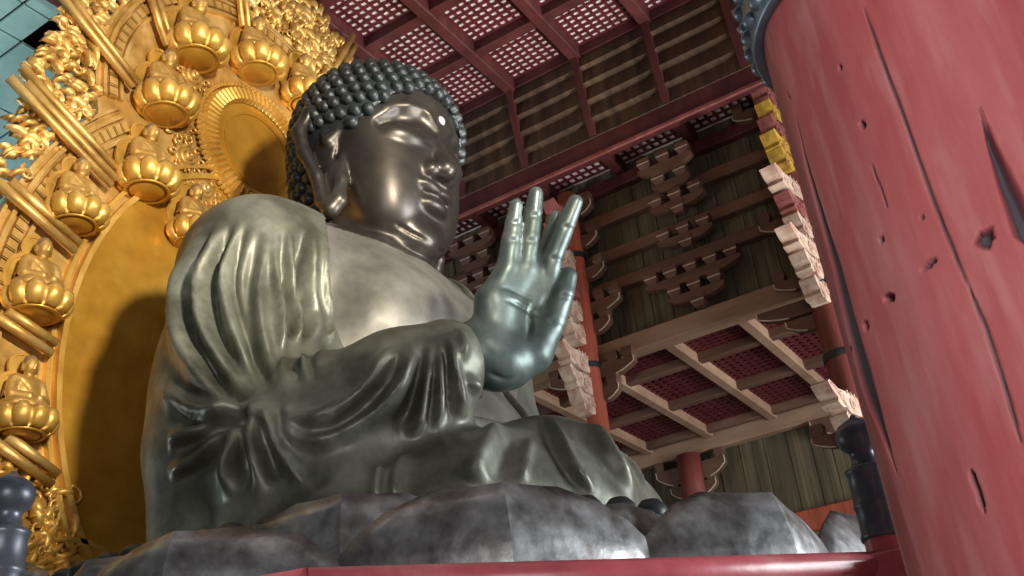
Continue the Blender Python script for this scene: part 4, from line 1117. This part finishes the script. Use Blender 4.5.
# ------------------------------------------------------------------ huge cracked red pillar in the foreground
bp_ = tag(empty('pillar', (-12.182, -13.533, 0)), 'huge weathered red timber pillar filling the right foreground, cracks and knot holes', 'pillar', 'red hall pillars')
PR = .80
nA, nZ = 420, 560; Z1 = 12.0
th0, th1 = math.radians(77.43), math.radians(287.43)
TH = np.linspace(th0, th1, nA); ZZ = np.concatenate([np.linspace(.02, 1.9, 10), np.linspace(2.0, 5.9, nZ-30), np.linspace(6.0, Z1, 20)])
tt, zz = np.meshgrid(TH, ZZ, indexing='ij')
dep = np.zeros_like(tt); wood = np.zeros_like(tt)
def crack(pts, w, d, kind=1.0):
    """pts [(angle deg, z)...]: a checked seam in the timber"""
    P = np.array([(math.radians(a)*PR, z) for a, z in pts]); best = np.full(tt.shape, 1e9); bt = np.zeros(tt.shape); n = len(P)-1
    q = np.stack([tt*PR, zz], -1)
    for i in range(n):
        a, dd = P[i], P[i+1]-P[i]; t = np.clip(((q-a)@dd)/(dd@dd), 0, 1)
        di = np.linalg.norm(q-a-t[..., None]*dd, axis=-1); c = di < best; best[c] = di[c]; bt[c] = (i+t[c])/n
    if kind == 1.0: ww = w*np.clip(np.minimum(bt, 1-bt)*6, .15, 1)
    else: ww = w*np.clip(np.minimum(bt*1.1, (1-bt)*5), .06, 1)
    m = np.clip(1.5-best/ww, 0, 1)
    np.maximum(wood, m, out=wood); dep[:] += d*m
crack([(170.86, 5.03), (170.66, 4.65), (171.36, 4.28), (171.61, 3.79), (172.35, 3.53), (173.31, 3.3)], 0.0065, 0.014, 1.0)
crack([(172.78, 3.4), (173.82, 3.19), (173.5, 2.95), (172.42, 2.66)], 0.0065, 0.014, 1.0)
crack([(127.32, 4.68), (125.66, 4.42), (125.75, 4.06), (126.0, 3.8), (124.44, 3.54), (124.26, 3.21), (127.75, 2.78)], 0.06, 0.02, 2.0)
crack([(193.45, 4.18), (192.67, 4.0), (192.51, 3.79), (192.88, 3.57), (193.18, 3.44)], 0.045, 0.05, 2.0)
crack([(181.06, 3.59), (182.22, 3.56), (183.9, 3.55)], 0.04, 0.05, 1.0)
crack([(163.83, 3.55), (164.42, 3.52)], 0.028, 0.06, 1.0)
crack([(147.65, 3.51), (146.6, 3.47)], 0.026, 0.06, 1.0)
crack([(133.14, 3.47), (133.37, 3.42)], 0.016, 0.05, 1.0)
crack([(118.88, 3.44), (116.94, 3.4)], 0.012, 0.05, 1.0)
crack([(157.29, 4.37), (158.01, 4.32)], 0.012, 0.03, 1.0)
crack([(150.24, 3.76), (152.51, 3.76)], 0.012, 0.025, 1.0)
crack([(156.27, 4.73), (155.82, 4.69)], 0.008, 0.03, 1.0)
crack([(156.85, 2.66), (157.14, 2.57), (157.04, 2.48)], 0.01, 0.03, 1.0)
crack([(126.1, 4.89), (126.71, 4.83)], 0.006, 0.02, 1.0)
crack([(156.21, 4.16), (156.91, 4.01), (157.25, 3.87)], 0.004, 0.01, 1.0)
crack([(167.53, 3.76), (166.17, 3.75)], 0.008, 0.02, 1.0)

rad = PR-dep+.006*np.sin(tt*9+1.3*np.sin(zz*.4))
cx = rad*np.cos(tt); cy = rad*np.sin(tt)
V = np.stack([cx, cy, zz], -1).reshape(-1, 3)
i0 = (np.arange(nA-1)[:, None]*nZ+np.arange(nZ-1)[None, :]).ravel()
Q = np.stack([i0, i0+nZ, i0+nZ+1, i0+1], 1)
me = np_mesh('shaft', V, Q)
at = me.color_attributes.new('bare_wood', 'FLOAT_COLOR', 'POINT')
wv = wood.reshape(-1); at.data.foreach_set('color', np.stack([wv, wv, wv, np.ones_like(wv)], 1).astype(np.float32).ravel())
def pillar_mat():
    m = material('pillar_red', [(.25, (.34, .058, .058)), (.45, (.44, .090, .092)), (.62, (.52, .145, .148)), (.82, (.62, .27, .265))], scale=1.1, rough=.62, bump=.10, bscale=7, stretch=(2.2, 2.2, .35), detail=10, rvar=.08)
    nt = m.node_tree; N = nt.nodes; L = nt.links; b = N['Principled BSDF']
    src = b.inputs['Base Color'].links[0].from_socket
    # rubbed, chalky streaks in the paint
    tc = N.new('ShaderNodeTexCoord'); mp = N.new('ShaderNodeMapping'); mp.inputs['Scale'].default_value = (6, 6, 1.0); L.new(tc.outputs['Object'], mp.inputs[0])
    nz = N.new('ShaderNodeTexNoise'); nz.inputs['Scale'].default_value = 1.6; nz.inputs['Detail'].default_value = 8; L.new(mp.outputs[0], nz.inputs['Vector'])
    rp = N.new('ShaderNodeMapRange'); rp.inputs[1].default_value = .50; rp.inputs[2].default_value = .74; rp.inputs[3].default_value = 0; rp.inputs[4].default_value = .5; L.new(nz.outputs['Fac'], rp.inputs[0])
    mx = N.new('ShaderNodeMix'); mx.data_type = 'RGBA'; L.new(rp.outputs[0], mx.inputs[0]); L.new(src, mx.inputs[6]); mx.inputs[7].default_value = (.56, .27, .27, 1)
    va = N.new('ShaderNodeVertexColor'); va.layer_name = 'bare_wood'
    m2 = N.new('ShaderNodeMix'); m2.data_type = 'RGBA'; L.new(va.outputs[0], m2.inputs[0]); L.new(mx.outputs[2], m2.inputs[6]); m2.inputs[7].default_value = (.050, .038, .052, 1)
    L.new(m2.outputs[2], b.inputs['Base Color']); return m
M['pillar_red'] = pillar_mat()
link('shaft', me, M['pillar_red'], bp_, True)
# the unseen back of the shaft
mb = MB(); n = 24; a0, a1 = th1, th0+2*PI; vs = []
for k in range(n+1):
    a = a0+(a1-a0)*k/n; vs += [(PR*.995*math.cos(a), PR*.995*math.sin(a), .02), (PR*.995*math.cos(a), PR*.995*math.sin(a), Z1)]
mb.add(vs, [(2*k, 2*k+2, 2*k+3, 2*k+1) for k in range(n)]); mb.build('shaft_back', M['pillar_red'], bp_, True)
# iron collar with studs
zc = 5.27
mb = MB(); zc += .10; mb.lathe([(PR-.02, zc+.02), (PR+.045, zc), (PR+.06, zc+.03), (PR+.06, zc+.9), (PR-.02, zc+.95)], seg=96)
M['steel'] = material('steel', [(.3, (.10, .13, .17)), (.7, (.22, .27, .33))], scale=3, rough=.4, metal=.6)
cb = mb.build('iron_collar', M['steel'], bp_, True); cb['label'] = 'blue grey iron collar'
sm_ = MB(); sm_.lathe([(0, .05), (.03, .042), (.05, .02), (.055, -.01)], seg=12); sme = sm_.mesh('stud'); sme.materials.append(M['steel'])
sme.polygons.foreach_set('use_smooth', [True]*len(sme.polygons))
for k in range(36):
    for rw in range(2):
        a = 2*PI*(k+.5*rw)/36; o = bpy.data.objects.new('stud', sme); COL.objects.link(o); o.parent = cb
        o.location = ((PR+.06)*math.cos(a), (PR+.06)*math.sin(a), zc+.12+.26*rw)
        o.rotation_euler = Vector((math.cos(a), math.sin(a), 0)).to_track_quat('Z', 'Y').to_euler()
